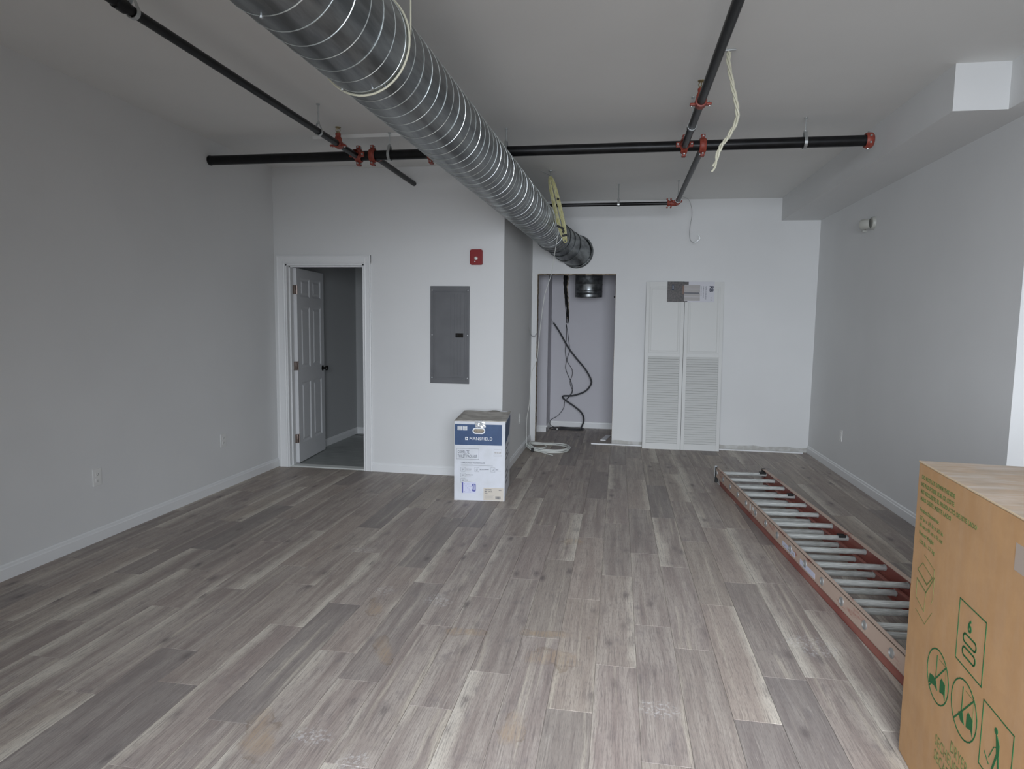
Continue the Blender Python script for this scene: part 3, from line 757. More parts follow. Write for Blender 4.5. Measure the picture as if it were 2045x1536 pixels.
yb = thing('cable_coil', 'yellow coil of cable hung from a ceiling hook over the end of the duct', 'cable coil', (-.705, 6.45, ZC))
top = Vector((-.003, 0, -.055)); bot = Vector((.165, -.01, -.70)); axv = (bot-top); L_ = axv.length; axn = axv.normalized(); sd = Vector((0, 1, 0)).cross(axn).normalized()
mb = MB()
for k in range(9):
    hw = .012+.0036*k+random.uniform(-.002, .002); l0 = .03*random.random(); l1 = random.uniform(-.05, .0); dy = random.uniform(-.022, .022)
    loop = []
    for i in range(28):
        a = 2*PI*i/28; u = .5-.5*math.cos(a); side = math.sin(a)
        w_ = hw*(abs(side)**.6)*(1 if side > 0 else -1)
        loop.append(top+axn*(l0+(L_+l1-l0)*u)+sd*w_+Vector((0, dy*math.sin(a*.5)+.004*k-.016, 0)))
    mb.tube(loop, .0056, 6, True)
obj('looped_cable', mb, M['yellow'], yb)
hk = MB().tube([(0, 0, 0), (0, 0, -.05)], .004, 6).tube([(-.09, .02, -.004), (-.03, 0, -.035), (0, 0, -.05), (.05, .0, -.01)], .003, 6).bbox(-.02, .02, -.015, .015, -.006, 0, .002)
obj('ceiling_hook', hk, M['zinc'], yb)
def onax(u, s_): return top+axn*(L_*u)+sd*s_
tp = MB()
for (u, s0, s1, rot) in ((.36, -.034, -.02, .2), (.77, -.02, .048, .45), (.84, -.012, .004, -.9), (.90, -.028, .012, -.2)):
    c = onax(u, (s0+s1)/2)
    T = Matrix.Translation(c+Vector((0, -.030, 0))) @ Matrix.Rotation(rot, 4, 'Y')
    tp.bbox(-abs(s1-s0)/2-.004, abs(s1-s0)/2+.004, -.006, .012, -.010, .010, .003, T)
obj('black_tape', tp, M['rubber'], yb, label='black tape wraps')

dc = [(-.600, 6.42, 2.47), (-.663, 6.62, 2.22), (-.719, 6.80, 2.00), (-.80, 6.95, 1.782), (-.872, 7.15, 1.357), (-.908, 7.25, 1.094), (-.982, 7.35, .913), (-1.004, 7.42, .60), (-1.043, 7.47, .354), (-1.045, 7.50, .05)]
tag(obj('hanging_cable', MB().tube([Vector(p) for p in smooth_path(dc, 6)], .0035, 6), M['whitecable']), 'thin white cable dropping from the yellow coil to the floor beside the closet', 'cable')
tw = [(.692, 7.9, ZC-.001), (.768, 7.9, 2.957), (.807, 7.9, 2.813), (.787, 7.9, 2.612), (.800, 7.9, 2.50), (.850, 7.88, 2.468), (.905, 7.87, 2.513), (.885, 7.87, 2.555)]
tag(obj('hanging_wire', MB().tube(smooth_path(tw, 6), .0028, 6), M['zinc']), 'thin grey wire curling down from the ceiling in front of the back wall', 'wire')
uw = [(XC+.002, 7.79, 1.46), (XC+.02, 7.83, 1.37), (XC+.05, 7.95, 1.335), (CX0-.01, 8.05, 1.36), (CX0+.01, 8.085, 1.40)]
tag(obj('short_wire', MB().tube(smooth_path(uw, 6), .004, 6), M['zinc']), 'short grey wire bent from the side wall round the closet opening edge', 'wire')

# coil of white cable on the floor
wc = thing('cable_coil', 'coil of white cable lying on the floor at the foot of the closet opening', 'cable coil', (-.80, 7.60, 0))
mb = MB()
for k in range(7):
    rx_, ry_ = .262-.012*(k % 4)+random.uniform(-.004, .004), .285-.018*(k % 4); zz = .006+.009*(k//2)
    loop = []
    for i in range(40):
        a = 2*PI*i/40
        X = rx_*math.cos(a); Y = ry_*math.sin(a)*(.9)+.02*math.sin(2*a)
        lift = .035*max(0, -math.cos(a))**3
        loop.append((X+.002*k, Y, zz+lift+.002*math.sin(3*a+k)))
    mb.tube(loop, .0058, 6, True)
obj('looped_cable', mb, M['whitecable'], wc)
obj('loose_end', MB().tube(smooth_path([(-.19, -.18, .02), (-.08, -.24, .012), (.02, -.33, .008), (.10, -.40, .007)], 5), .0056, 6).tube(smooth_path([(-.24, .10, .04), (-.08, .12, .03), (-.02, .02, .022), (-.07, -.07, .022), (-.17, -.12, .03)], 5), .005, 6), M['whitecable'], wc)
obj('cable_tie', MB().bbox(-.175, -.145, -.225, -.175, .0, .040, .004), M['rubber'], wc)

# ------------------------------------------------------------------ closet contents
hs = [(-.965, 9.14, 1.589), (-.913, 9.14, 1.512)]
h2_ = [(-.913, 9.14, 1.512), (-.818, 9.14, 1.373), (-.708, 9.13, 1.184), (-.584, 9.12, 1.024), (-.461, 9.1, .885), (-.374, 9.1, .745), (-.364, 9.1, .653), (-.446, 9.1, .551), (-.608, 9.1, .489), (-.75, 9.1, .477), (-.728, 9.08, .428), (-.583, 9.08, .332), (-.481, 9.08, .242), (-.452, 9.1, .135), (-.491, 9.1, .02)]
ho = thing('flexible_hose', 'black flexible conduit coiling up from the closet floor', 'hose', (-.6, 9.1, 0))
off = Vector((-.6, 9.1, 0))
obj('hose_body', MB().tube([Vector(p)-off for p in smooth_path(h2_, 7)], .0115, 10), M['hose'], ho)
obj('bare_wire_end', MB().tube([Vector(p)-off for p in hs], .003, 6), M['zinc'], ho)
wv_ = [[(-.745, 9.26, 1.50), (-.733, 9.22, 1.302), (-.745, 9.2, 1.123), (-.725, 9.2, .98), (-.735, 9.2, .872), (-.69, 9.2, .75), (-.645, 9.2, .66), (-.63, 9.2, .56), (-.67, 9.2, .47), (-.735, 9.2, .39), (-.75, 9.19, .29), (-.83, 9.18, .18), (-.925, 9.16, .12), (-.935, 9.15, .05), (-.85, 9.12, .012)],
       [(-.740, 9.262, 1.49), (-.70, 9.22, 1.27), (-.685, 9.2, 1.12), (-.715, 9.2, .98), (-.645, 9.2, .86), (-.635, 9.2, .78), (-.665, 9.2, .68), (-.65, 9.2, .60), (-.625, 9.2, .53), (-.70, 9.2, .42)]]
for i, pts in enumerate(wv_):
    tag(obj('thin_wire', MB().tube(smooth_path(pts, 6), .004, 6), M['hose']), ('longer thin black wire hanging down the closet back wall to the floor', 'shorter thin black wire crossing behind the closet hose')[i], 'wire')
cc = thing('cable_coil', 'flat coil of dark cable on the closet floor', 'cable coil', (-.69, 9.11, 0))
mb = MB()
for k in range(3):
    loop = [((.25-.035*k)*math.cos(2*PI*i/30)+.02*k, (.135-.03*k)*math.sin(2*PI*i/30), .007+.006*k+.004*math.sin(2*PI*i/10)) for i in range(30)]
    mb.tube(loop, .0048, 6, True)
obj('looped_cable', mb, M['hose'], cc)
obj('cable_plug', MB().bbox(-.14, -.115, -.115, -.09, .0, .022, .003), M['plate'], cc)
# long ragged gash in the closet back wall
def gash(x0, w0, z0, z1, y, n=26, seed=3):
    rs = random.Random(seed); L1 = []; R1 = []
    for i in range(n+1):
        u = i/n; z = z0+(z1-z0)*u; c = x0+.055*(1-u)+.008*math.sin(u*9)
        ww = w0*(.35+.65*u)*(1+.35*rs.uniform(-1, 1)); L1.append((c-ww/2, z)); R1.append((c+ww/2, z))
    return L1+R1[::-1]
gp = gash(-.785, .062, 1.60, 2.35, 9.28)
cw = thing('wall_gash', 'long ragged dark gash torn in the closet back wall', 'hole', (-.76, 9.28, 1.60))
loc = lambda pts: [(x+.76, z-1.60) for x, z in pts]
obj('torn_paper', MB().prism(loc(gash(-.778, .082, 1.57, 2.35, 9.28, seed=3)), 1, -.002, 0), M['rawedge'], cw)
obj('dark_opening', MB().prism(loc(gp), 1, -.004, -.001), M['dark'], cw)
mb = MB()
for k in range(4):
    x = -.765+.01*k
    mb.tube(smooth_path([(x+.76-.02, -.012, .70), (x+.76-.012+random.uniform(-.01, .01), -.02, .45), (x+.76+random.uniform(-.012, .02), -.028, .22), (x+.76+.015+random.uniform(-.012, .02), -.022, .02), (x+.76+.02, -.014, -.09)], 6), .004, 6)
obj('loose_wires', mb, M['rubber'], cw)
tag(obj('wall_screw_stub', MB().lathe([(0, .02), (.012, .018), (.014, .006), (.009, 0)], (CX1-.004, Y2+.03, 1.84), (-1, 0, 0), 12), M['rubber']), 'small dark knob on the right edge of the closet opening', 'knob')

# ------------------------------------------------------------------ loose trim on the floor
def slanted_strip(name, label, a, b, w_, h_, lift=0.0, m='trim'):
    a, b = Vector(a), Vector(b); d = b-a; L_ = d.length; ang = math.atan2(d.y, d.x)
    o = obj(name, MB().prism([(-w_/2, 0), (w_/2, 0), (w_/2, h_*.6), (w_/2-.004, h_), (-w_/2, h_)], 0, 0, L_), M[m], None, tuple(a))
    o.rotation_euler = (0, 0, ang); o.location.z = lift; return tag(o, label, 'trim strip')
slanted_strip('trim_strip', 'long white strip of moulding lying on the floor along the back wall', (-.30, 8.045, 0), (2.205, 8.012, 0), .03, .014)
slanted_strip('trim_strip', 'short white offcut of moulding lying in the closet opening', (-.160, 8.31, 0), (-.095, 8.69, 0), .07, .012)

# ------------------------------------------------------------------ louvred bifold door leaning on the back wall
bd = thing('louvered_door', 'white bifold door pair with louvred lower half leaning on the back wall', 'door', (.777, 7.905, 0))
lean = math.atan2(Y2-.010-.028-7.905, 2.0)
bd.rotation_euler = (-lean, 0, math.radians(1.2))
LW, LH, LT = .452, 2.025, .028
sl_me = None
for s_ in (-1, 1):
    x0 = s_*(LW/2+.002)-LW/2
    lf = MB(); st = .040
    lf.bbox(x0, x0+st, 0, LT, 0, LH, .002).bbox(x0+LW-st, x0+LW, 0, LT, 0, LH, .002)
    lf.box(x0+st, x0+LW-st, .001, LT-.001, 0, .075).box(x0+st, x0+LW-st, .001, LT-.001, 1.125, 1.165).box(x0+st, x0+LW-st, .001, LT-.001, LH-.055, LH)
    leaf = obj('door_leaf', lf, M['louver'], bd)
    pm = MB()
    pz0, pz1 = 1.165, LH-.055
    def rg(q, y): return [(x0+st+q, y, pz0+q), (x0+LW-st-q, y, pz0+q), (x0+LW-st-q, y, pz1-q), (x0+st+q, y, pz1-q)]
    vs = rg(0, .003)+rg(.014, .007)+rg(.022, .007)+rg(.034, .003); fs = []
    for k in range(3):
        for q in range(4): fs.append((k*4+q, k*4+(q+1) % 4, (k+1)*4+(q+1) % 4, (k+1)*4+q))
    fs.append((12, 13, 14, 15)); pm.add(vs, fs).box(x0+st, x0+LW-st, LT-.008, LT-.002, pz0, pz1)
    obj('flat_panel', pm, M['louver'], leaf)
    N = 36; dz = (1.125-.075)/N
    if sl_me is None:
        T = Matrix.Rotation(math.radians(52), 4, 'X')
        sl_me = MB().box(-(LW/2-st), LW/2-st, -.0025, .0025, -.0146, .0146, Matrix.Rotation(math.radians(-31), 4, 'X')).mesh('slat', M['louver'])
    for k in range(N):
        link('slat', sl_me, leaf, (x0+LW/2, LT/2+.001, .075+dz*(k+.5)))
# packaging card across the top of both leaves
def card(parent, x0, x1, z0, z1, m, name, y=-.0012, t_=.0008): return obj(name, MB().box(x0, x1, y-t_, y, z0, z1), m, parent)
pk = card(bd, -.208, .342, LH-.240, LH+.004, M['cardwhite'], 'packaging_card', -.0005)
pk['label'] = 'printed packaging card across the top of both leaves'
M['photo_dark'] = noisy('dark_printed_photo', (.025, .022, .021), (.075, .062, .058), 18, .4, stretch=(3, 3, 3)); M['photo_mid'] = mat('grey_print', (.38, .36, .35), .4); M['photo_brown'] = mat('brown_print', (.16, .085, .055), .4)
card(pk, -.208, -.008, LH-.240, LH+.004, M['photo_dark'], 'dark_picture', -.0014)
card(pk, -.008, .040, LH-.034, LH+.002, M['photo_dark'], 'dark_picture', -.0014)
card(pk, -.008, .030, LH-.240, LH-.228, M['photo_dark'], 'dark_picture', -.0014)
card(pk, -.030, -.008, LH-.150, LH-.045, M['photo_brown'], 'brown_picture', -.0016)
for i in range(4):
    z1 = LH-.036-i*.048; card(pk, -.006, .175, z1-.044, z1, M['photo_mid'], 'door_picture', -.0014)
card(pk, -.010, .165, LH-.138, LH-.128, M['ink'], 'dark_bar', -.0018)
card(pk, -.155, -.130, LH-.100, LH-.03, M['ink'], 'dark_logo', -.0018); card(pk, -.146, -.139, LH-.085, LH-.045, M['whiteprint'], 'pale_line', -.0022)
link('lettering', text_mesh('lettering', 'RB', .062, M['ink'], (.286, -.0016, LH-.045), (0, 0, -1), (1, 0, 0), (0, -1, 0), bold=.002), pk)
for i, (s_, ln) in enumerate(((.018, 'PRIMED LOUVER BIFOLD'), (.014, 'PUERTA PLEGABLE'), (.012, 'PORTE PLIANTE'))):
    link('lettering', text_mesh('lettering', ln, s_, M['ink'], (.236-.026*i, -.0016, LH-.05), (0, 0, -1), (1, 0, 0), (0, -1, 0), width=.155-.02*i), pk)
link('lettering', text_mesh('lettering', '36 x 80', .014, M['ink'], (.300, -.0016, LH-.18), (0, 0, -1), (1, 0, 0), (0, -1, 0)), pk)

# ------------------------------------------------------------------ white carton with the blue band
wbx = thing('toilet_carton', 'white cardboard box with a blue band standing before the breaker panel wall', 'box', (-1.337, 5.193, 0), math.radians(5.8))
BW, BD, BHt = .428, .640, .678
HX0, HX1, HZ0, HZ1 = .162, .250, .581, .614
# shell with the hand hole left open in the front
sh = MB()
ng = 16
front = rrect(HX0, HX1, HZ0, HZ1, .0160, 3)
nn = len(front)
outer = []
for i, (x, z) in enumerate(front):      # project every rim point to the surrounding rectangle corner region
    outer.append((HX1+.02 if x > (HX0+HX1)/2 else HX0-.02, HZ1+.02 if z > (HZ0+HZ1)/2 else HZ0-.02))
vs = [(x, 0, z) for x, z in front]+[(x, 0, z) for x, z in outer]+[(x, .012, z) for x, z in front]
fs = [(i, (i+1) % nn, 2*nn+(i+1) % nn, 2*nn+i) for i in range(nn)]
for i in range(nn):
    j = (i+1) % nn
    fs.append((i, j, nn+i) if outer[i] == outer[j] else (i, j, nn+j, nn+i))
sh.add(vs, fs)
hx0, hx1, hz0, hz1 = HX0-.02, HX1+.02, HZ0-.02, HZ1+.02
for (a0, a1, c0, c1) in ((0, BW, 0, hz0), (0, BW, hz1, BHt), (0, hx0, hz0, hz1), (hx1, BW, hz0, hz1)):
    sh.add([(a0, 0, c0), (a1, 0, c0), (a1, 0, c1), (a0, 0, c1)], [(0, 1, 2, 3)])
sh.add([(BW, 0, 0), (BW, BD, 0), (BW, BD, BHt), (BW, 0, BHt), (0, 0, 0), (0, BD, 0), (0, BD, BHt), (0, 0, BHt)], [(0, 1, 2, 3), (4, 7, 6, 5), (1, 5, 6, 2), (0, 4, 5, 1)])
obj('box_shell', sh, M['whiteboard'], wbx)
tf = MB()   # top flaps, slightly sagging and dog-eared
nx, ny = 10, 12
vs = []; fs = []
for j in range(ny+1):
    for i in range(nx+1):
        x, y = BW*i/nx, BD*j/ny
        sag = -.010*math.sin(PI*i/nx)*math.sin(PI*j/ny)+.004*math.sin(i*1.7+j*2.3)*(0 if i in (0, nx) or j == 0 else 1)
        if j == ny: sag += .006*math.sin(i*1.3)
        vs.append((x-.003+(.006*i/nx), y-.003, BHt+.003+sag))
for j in range(ny):
    for i in range(nx): fs.append((j*(nx+1)+i, j*(nx+1)+i+1, (j+1)*(nx+1)+i+1, (j+1)*(nx+1)+i))
tf.add(vs, fs, True)
o = obj('top_flap', tf, M['greyboard'], wbx, label='dirty grey-brown top flaps')
md = o.modifiers.new('thickness', 'SOLIDIFY'); md.thickness = .005
def dcl(x0, x1, z0, z1, m, name, d=.0006, par=None, lab=None):
    return obj(name, MB().box(x0, x1, -d, -.0001, z0, z1), m, par or wbx, label=lab)
# blue band in pieces around the hand hole rim
bnd = MB(); z0, z1 = .476, .652; x0, x1 = .003, .400
bnd.box(x0, HX0-.008, -.0006, -.0001, z0, z1).box(HX1+.008, x1, -.0006, -.0001, z0, z1).box(HX0-.008, HX1+.008, -.0006, -.0001, z0, HZ0-.009).box(HX0-.008, HX1+.008, -.0006, -.0001, HZ1+.009, z1)
fo_ = rrect(HX0-.009, HX1+.009, HZ0-.009, HZ1+.009, .025, 3)
for sxq in (0, 1):
    for szq in (0, 1):
        cxq, czq = (HX1+.008 if sxq else HX0-.008), (HZ1+.009 if szq else HZ0-.009)
        arc = [p for p in fo_ if (p[0] > (HX0+HX1)/2) == bool(sxq) and (p[1] > (HZ0+HZ1)/2) == bool(szq)]
        for a_, b_ in zip(arc[:-1], arc[1:]): bnd.add([(cxq, -.0006, czq), (a_[0], -.0006, a_[1]), (b_[0], -.0006, b_[1])], [(0, 1, 2)])
bn = obj('blue_band', bnd, M['blue'], wbx)
obj('side_band', MB().prism([(0.0, .480), (.0, .655), (.62, .655), (.62, .60), (.50, .50)], 0, BW, BW+.0006), M['blue'], wbx)
rim = MB(); fo = rrect(HX0-.010, HX1+.010, HZ0-.010, HZ1+.010, .026, 3)
vs = [(x, -.002, z) for x, z in front]+[(x, -.002, z) for x, z in fo]+[(x, .0, z) for x, z in fo]+[(x, .004, z) for x, z in front]
fs = [(i, (i+1) % nn, nn+(i+1) % nn, nn+i) for i in range(nn)]+[(nn+i, nn+(i+1) % nn, 2*nn+(i+1) % nn, 2*nn+i) for i in range(nn)]+[(i, (i+1) % nn, 3*nn+(i+1) % nn, 3*nn+i) for i in range(nn)]
obj('hand_hole_rim', rim.add(vs, fs), M['whiteprint'], wbx)
obj('hand_hole_inside', MB().box(HX0-.02, HX1+.02, .03, .034, HZ0-.02, HZ1+.02), M['rawedge'], wbx)
FN, FU, FZ = (0, -1, 0), (1, 0, 0), (0, 0, 1)
def lett(parent, body, size, m, x, z, sx=1.0, bold=0.0, y=-.0009, spacing=1.0, width=None):
    return link('lettering', text_mesh('lettering', body, size, m, (x, y, z), FU, FZ, FN, sx=sx, bold=bold, spacing=spacing, width=width), parent)
lett(wbx, 'MANSFIELD', .036, M['whiteprint'], .126, .5185, .98, 0, -.001, 1.14, width=.192)
lg = MB().box(.091, .115, -.0012, -.0006, .5175, .543)
lo = obj('brand_mark', lg, M['whiteprint'], wbx)
obj('mark_cross', MB().box(.0955, .1105, -.0017, -.0012, .528, .5325).box(.1008, .1052, -.0017, -.0012, .5225, .538), M['blue'], lo)
for x0 in (.026, .070):
    q = dcl(x0, x0+.037, .600, .636, M['whiteprint'], 'print_block', .0012)
    mb = MB()
    for i in range(4): mb.box(x0+.004, x0+.033, -.0016, -.0012, .604+i*.008, .607+i*.008)
    obj('print_lines', mb, M['ink'], q)
def frame(parent, x0, x1, z0, z1, m, name='printed_frame', w_=.0016, y=-.0007):
    return obj(name, MB().box(x0, x1, y, y+.0005, z0, z0+w_).box(x0, x1, y, y+.0005, z1-w_, z1).box(x0, x0+w_, y, y+.0005, z0, z1).box(x1-w_, x1, y, y+.0005, z0, z1), m, parent)
frame(wbx, .017, .208, .353, .444, M['ink'])
lett(wbx, 'COMPLETE', .036, M['ink'], .028, .403, .62, 0, spacing=1.1, width=.097)
lett(wbx, 'TOILET PACKAGE', .036, M['ink'], .028, .367, .62, 0, spacing=1.1, width=.163)
lett(wbx, 'COMPLETE TOILET PACKAGE INCLUDES', .0185, M['ink'], .057, .317, .66, 0, spacing=1.05, width=.204)
dcl(.056, .327, .2995, .3008, M['ink'], 'rule_line')
dcl(.056, .16, .3065, .3072, M['ink'], 'rule_line')
frame(wbx, .334, .397, .412, .445, M['photo_mid'], w_=.0012); dcl(.341, .392, .409, .421, M['photo_mid'], 'icon_bar'); frame(wbx, .333, .398, .382, .396, M['photo_mid'], w_=.0012)
lett(wbx, '1.28 GPF', .010, M['whiteprint'], .345, .411, 1, .0002, -.0012)
for (ix, iz, txt) in ((.056, .248, 'TOILET BOWL'), (.173, .248, 'SEAT AND HARDWARE'), (.309, .248, 'BOLTS'), (.056, .199, 'MOUNTING BOLTS'), (.056, .152, 'WAX')):
    f_ = frame(wbx, ix, ix+.037, iz, iz+.037, M['ink'], 'icon_frame', .0012)
    cx_, cz_ = ix+.0185, iz+.0185
    obj('icon_drawing', MB().box(cx_-.006, cx_-.0045, -.0008, -.0003, cz_-.010, cz_+.010).box(cx_+.0045, cx_+.006, -.0008, -.0003, cz_-.004, cz_+.010).box(cx_-.006, cx_+.006, -.0008, -.0003, cz_-.006, cz_-.0045), M['ink'], f_)
    lett(wbx, txt, .0085, M['ink'], ix+.043, iz+.018, .85, .0003)
    dcl(ix+.043, ix+.085, iz+.010, iz+.0113, M['photo_mid'], 'rule_line')
q = dcl(.064, .184, .062, .156, M['violet'], 'shipping_sticker', .0012, lab='pale violet shipping sticker')
mb = MB().box(.065, .076, -.0016, -.0012, .064, .154); mb.prism([(.158, .078), (.178, .078), (.183, .084), (.183, .138), (.178, .144), (.158, .144), (.152, .136), (.158, .118), (.158, .104), (.152, .086)], 1, -.0016, -.0012)
obj('sticker_print', mb, M['violet_ink'], q)
link('lettering', text_mesh('lettering', 'LOWES', .016, M['violet'], (.164, -.0020, .141), (0, 0, -1), FU, FN, bold=.0006), q)
mb = MB()
rr_ = random.Random(5)
for i in range(5):
    for j in range(5):
        if rr_.random() < .7: mb.box(.082+i*.014, .082+i*.014+rr_.uniform(.004, .010), -.0015, -.0012, .07+j*.017, .072+j*.017+rr_.uniform(0, .004))
obj('sticker_marks', mb, M['violet_ink'], q)
q = dcl(.250, .420, .004, .112, M['tan'], 'product_label', .0012, lab='tan product label with barcode')
for txt, zz in (('1350135TNK1', .092), ('SPEC 1.28 GAL', .076), ('17 IN', .060)): lett(q, txt, .013, M['ink'], .259, zz, .8, .0004, -.0015)
lett(q, 'WHT', .012, M['ink'], .378, .090, .9, .0004, -.0015)
mb = MB(); x = .352
while x < .396: w_ = rr_.choice((.0012, .002, .003)); mb.box(x, x+w_, -.0015, -.0012, .016, .040); x += w_+rr_.choice((.0012, .002))
obj('barcode', mb, M['ink'], q)
mb = MB()
for i in range(5): mb.box(.262, .34-.01*(i % 2), -.0015, -.0012, .018+i*.007, .0195+i*.007)
obj('small_print', mb, M['photo_mid'], q)
# side face text marks
mb = MB()
for i, zz in enumerate((.42, .37, .33, .22, .17, .12)): mb.box(BW, BW+.0006, .12, .12+.30*(1-.3*(i % 2)), zz, zz+.012)
obj('side_print', mb, M['ink'], wbx)
# crumpled clear tape over the front lip
mb = MB(); vs = []; fs = []
for j in range(7):
    for i in range(9):
        vs.append((.170+.088*i/8+(.006 if j > 3 else 0), -.0015-.004*rr_.random(), .684-.056*j/6))
for j in range(6):
    for i in range(8): fs.append((j*9+i, j*9+i+1, (j+1)*9+i+1, (j+1)*9+i))
M['cleartape'] = mat('crumpled_clear_tape', (.62, .64, .66), .12, .3, .8)
obj('packing_tape', mb.add(vs, fs), M['cleartape'], wbx, label='crumpled clear packing tape')

# ------------------------------------------------------------------ extension ladder lying on the floor
ldx, ldy = 1.098, 4.57
A_ = Vector((.980, 6.267, 0)); B_ = Vector((1.219, 2.874, 0)); d_ = (B_-A_).normalized()
ang = math.atan2(-d_.x, d_.y)       # local +y runs from the far end towards the camera end
ld = thing('extension_ladder', 'long red fibreglass extension ladder with aluminium rungs lying on the floor', 'ladder', tuple(A_), ang)
LL = 3.62; LWd = .445
def crail(mb, x, inward, z0, z1, y0, y1, fl=.028, tk=.005):
    # channel rail: web at x, flanges pointing inward (+1 / -1)
    s_ = inward
    mb.bbox(min(x, x+s_*tk), max(x, x+s_*tk), y0, y1, z0, z1, .001).bbox(min(x, x+s_*fl), max(x, x+s_*fl), y0, y1, z0, z0+tk, .001).bbox(min(x, x+s_*fl), max(x, x+s_*fl), y0, y1, z1-tk, z1, .001)
U0, U1 = .058, .146
# local frame: after rotation +y points toward the camera end, +x points to the LEFT of the picture, so use xs = -offset to the right
def X_(v): return -v
mb = MB(); crail(mb, X_(-.014), -1, U0, U1, -.05, LL); obj('side_rail', mb, M['glass_worn'], ld, label='upper left rail worn to beige')
mb = MB(); crail(mb, X_(LWd), 1, U0, U1-.004, -.06, LL); rr0 = obj('side_rail', mb, M['glass_red'], ld, label='upper right rail, red inside')
obj('rail_flange', MB().bbox(X_(LWd)-.001, X_(LWd)+.029, -.06, LL, U1-.0045, U1, .001), M['glass_worn'], rr0, label='beige worn top edge')
mb = MB(); crail(mb, X_(0), -1, 0, .075, .06, LL-.05); obj('side_rail', mb, M['glass_red'], ld, label='lower left rail, red')
mb = MB(); crail(mb, X_(LWd-.040), 1, 0, .075, .06, LL-.05); obj('side_rail', mb, M['glass_red'], ld)
def rung_mesh(length):
    n = 14; vs = []; fs = []
    for x in (0, length):
        for k in range(n*2):
            a = PI*k/n; r = .0165 if k % 2 else .0150
            vs.append((x, r*math.cos(a)*1.05, r*math.sin(a)))
    N = n*2
    for k in range(N): fs.append((k, (k+1) % N, N+(k+1) % N, N+k))
    mb = MB().add(vs, fs, True)
    for x in (.0, length): mb.lathe([(.0165, -.002), (.0195, -.002), (.0195, .003), (.0165, .004)], (x+(.006 if x == 0 else -.006), 0, 0), (1, 0, 0), 16)
    return mb.mesh('rung', M['rung'])
ru = rung_mesh(LWd+.010); rl = rung_mesh(LWd-.046)
rp_ = MB().lathe([(.0225, 0), (.0225, .004), (.017, .007), (.013, .002), (.0, .002)], (0, 0, 0), (1, 0, 0), 16).mesh('rung_end', M['zinc'])
for k in range(14):
    y = .002+k*.2605
    if y < LL-.02:
        o = link('rung', ru, ld, (X_(LWd-.004), y, .104))
        q = link('rung_end', rp_, o, (LWd+.010, 0, 0))
    y2 = .218+k*.2605
    if y2 < LL-.08: link('rung', rl, ld, (X_(LWd-.044), y2, .040))
# far end: hooks and black rubber bumpers; near end: galvanised shoe bracket
obj('rubber_bumper', MB().bbox(X_(.008), X_(-.018), -.072, -.046, .0, U1+.004, .003), M['rubber'], ld)
obj('rubber_bumper', MB().bbox(X_(LWd+.002), X_(LWd-.028), -.075, -.03, .07, U1+.002, .003), M['rubber'], ld)
obj('metal_hook', MB().bbox(X_(.004), X_(-.022), -.082, -.068, .045, U1+.010, .003).bbox(X_(.004), X_(-.004), -.07, .06, -.0, .006, .002), M['zinc'], ld)
obj('rung_lock', MB().bbox(X_(LWd-.065), X_(LWd-.015), -.018, .022, .112, .124, .003), M['rubber'], ld, label='black wrap on rung end')
obj('rung_lock', MB().bbox(X_(LWd-.060), X_(LWd-.020), .766, .801, .113, .124, .003), M['rubber'], ld, label='black wrap on rung end')
obj('rung_lock', MB().bbox(X_(LWd-.068), X_(LWd-.028), 1.808, 1.843, .113, .124, .003), M['rubber'], ld, label='black wrap on rung end')
obj('shoe_bracket', MB().bbox(X_(.012), X_(-.020), LL-.10, LL+.06, U0, U1+.003, .004).bbox(X_(.020), X_(-.008), LL-.07, LL+.08, .0, U0+.01, .004).lathe([(0, .01), (.012, .008), (.012, 0)], (X_(-.020), LL-.03, .10), (1, 0, 0), 12), M['zinc'], ld)
obj('shoe_bracket', MB().bbox(X_(LWd+.006), X_(LWd-.026), LL-.10, LL+.06, U0, U1+.003, .004), M['zinc'], ld)
st = obj('rail_sticker', MB().box(X_(-.014), X_(-.0148), 1.93, 2.17, .075, .105).box(X_(-.014), X_(-.0148), 2.26, 2.50, .072, .104), M['violet'], ld, label='faded pale warning stickers')
sm_ = MB()
for i in range(9):
    y = 1.95+.024*i; sm_.box(X_(-.0148), X_(-.0152), y, y+.012, .082, .084+.014*((i*7) % 3)/2)
obj('sticker_marks', sm_, M['photo_mid'], st)
obj('paint_splash', MB().box(X_(-.014), X_(-.0146), 1.14, 1.17, .08, .13).box(X_(-.014), X_(-.0146), 1.21, 1.26, .10, .125).box(X_(-.014), X_(-.0146), 1.30, 1.325, .075, .115), M['plate'], ld)

# ------------------------------------------------------------------ brown carton at the right
P0 = Vector((1.030, 2.367, 0)); D_ = Vector((-.0861, -.9963, 0)).normalized()    # printed side runs from the far corner towards the camera
CH, CL, CWd = 1.05, .86, .80
kc = thing('dryer_carton', 'large brown cardboard carton with green printing beside the ladder', 'box', tuple(P0))
# local axes: s along D_, w = to the right, z
Wd = Vector((D_.y*-1, D_.x, 0)); Wd = Vector((-D_.y, D_.x, 0))
if Wd.x < 0: Wd = -Wd
TC = Matrix(((D_.x, Wd.x, 0, 0), (D_.y, Wd.y, 0, 0), (0, 0, 1, 0), (0, 0, 0, 1)))
def cbox(mb, s0, s1, w0, w1, z0, z1, bev=None):
    return mb.bbox(s0, s1, w0, w1, z0, z1, bev, TC) if bev else mb.box(s0, s1, w0, w1, z0, z1, TC)
o = obj('carton_body', cbox(MB(), 0, CL, 0, CWd, 0, CH-.004, .006), M['kraft'], kc)
tpf = MB(); cbox(tpf, -.001, CL+.001, .001, CWd/2-.002, CH-.005, CH, .0015); cbox(tpf, -.001, CL+.001, CWd/2+.002, CWd+.001, CH-.005, CH, .0015)
obj('top_flap', tpf, M['krafttop'], kc, label='dusty top flaps')
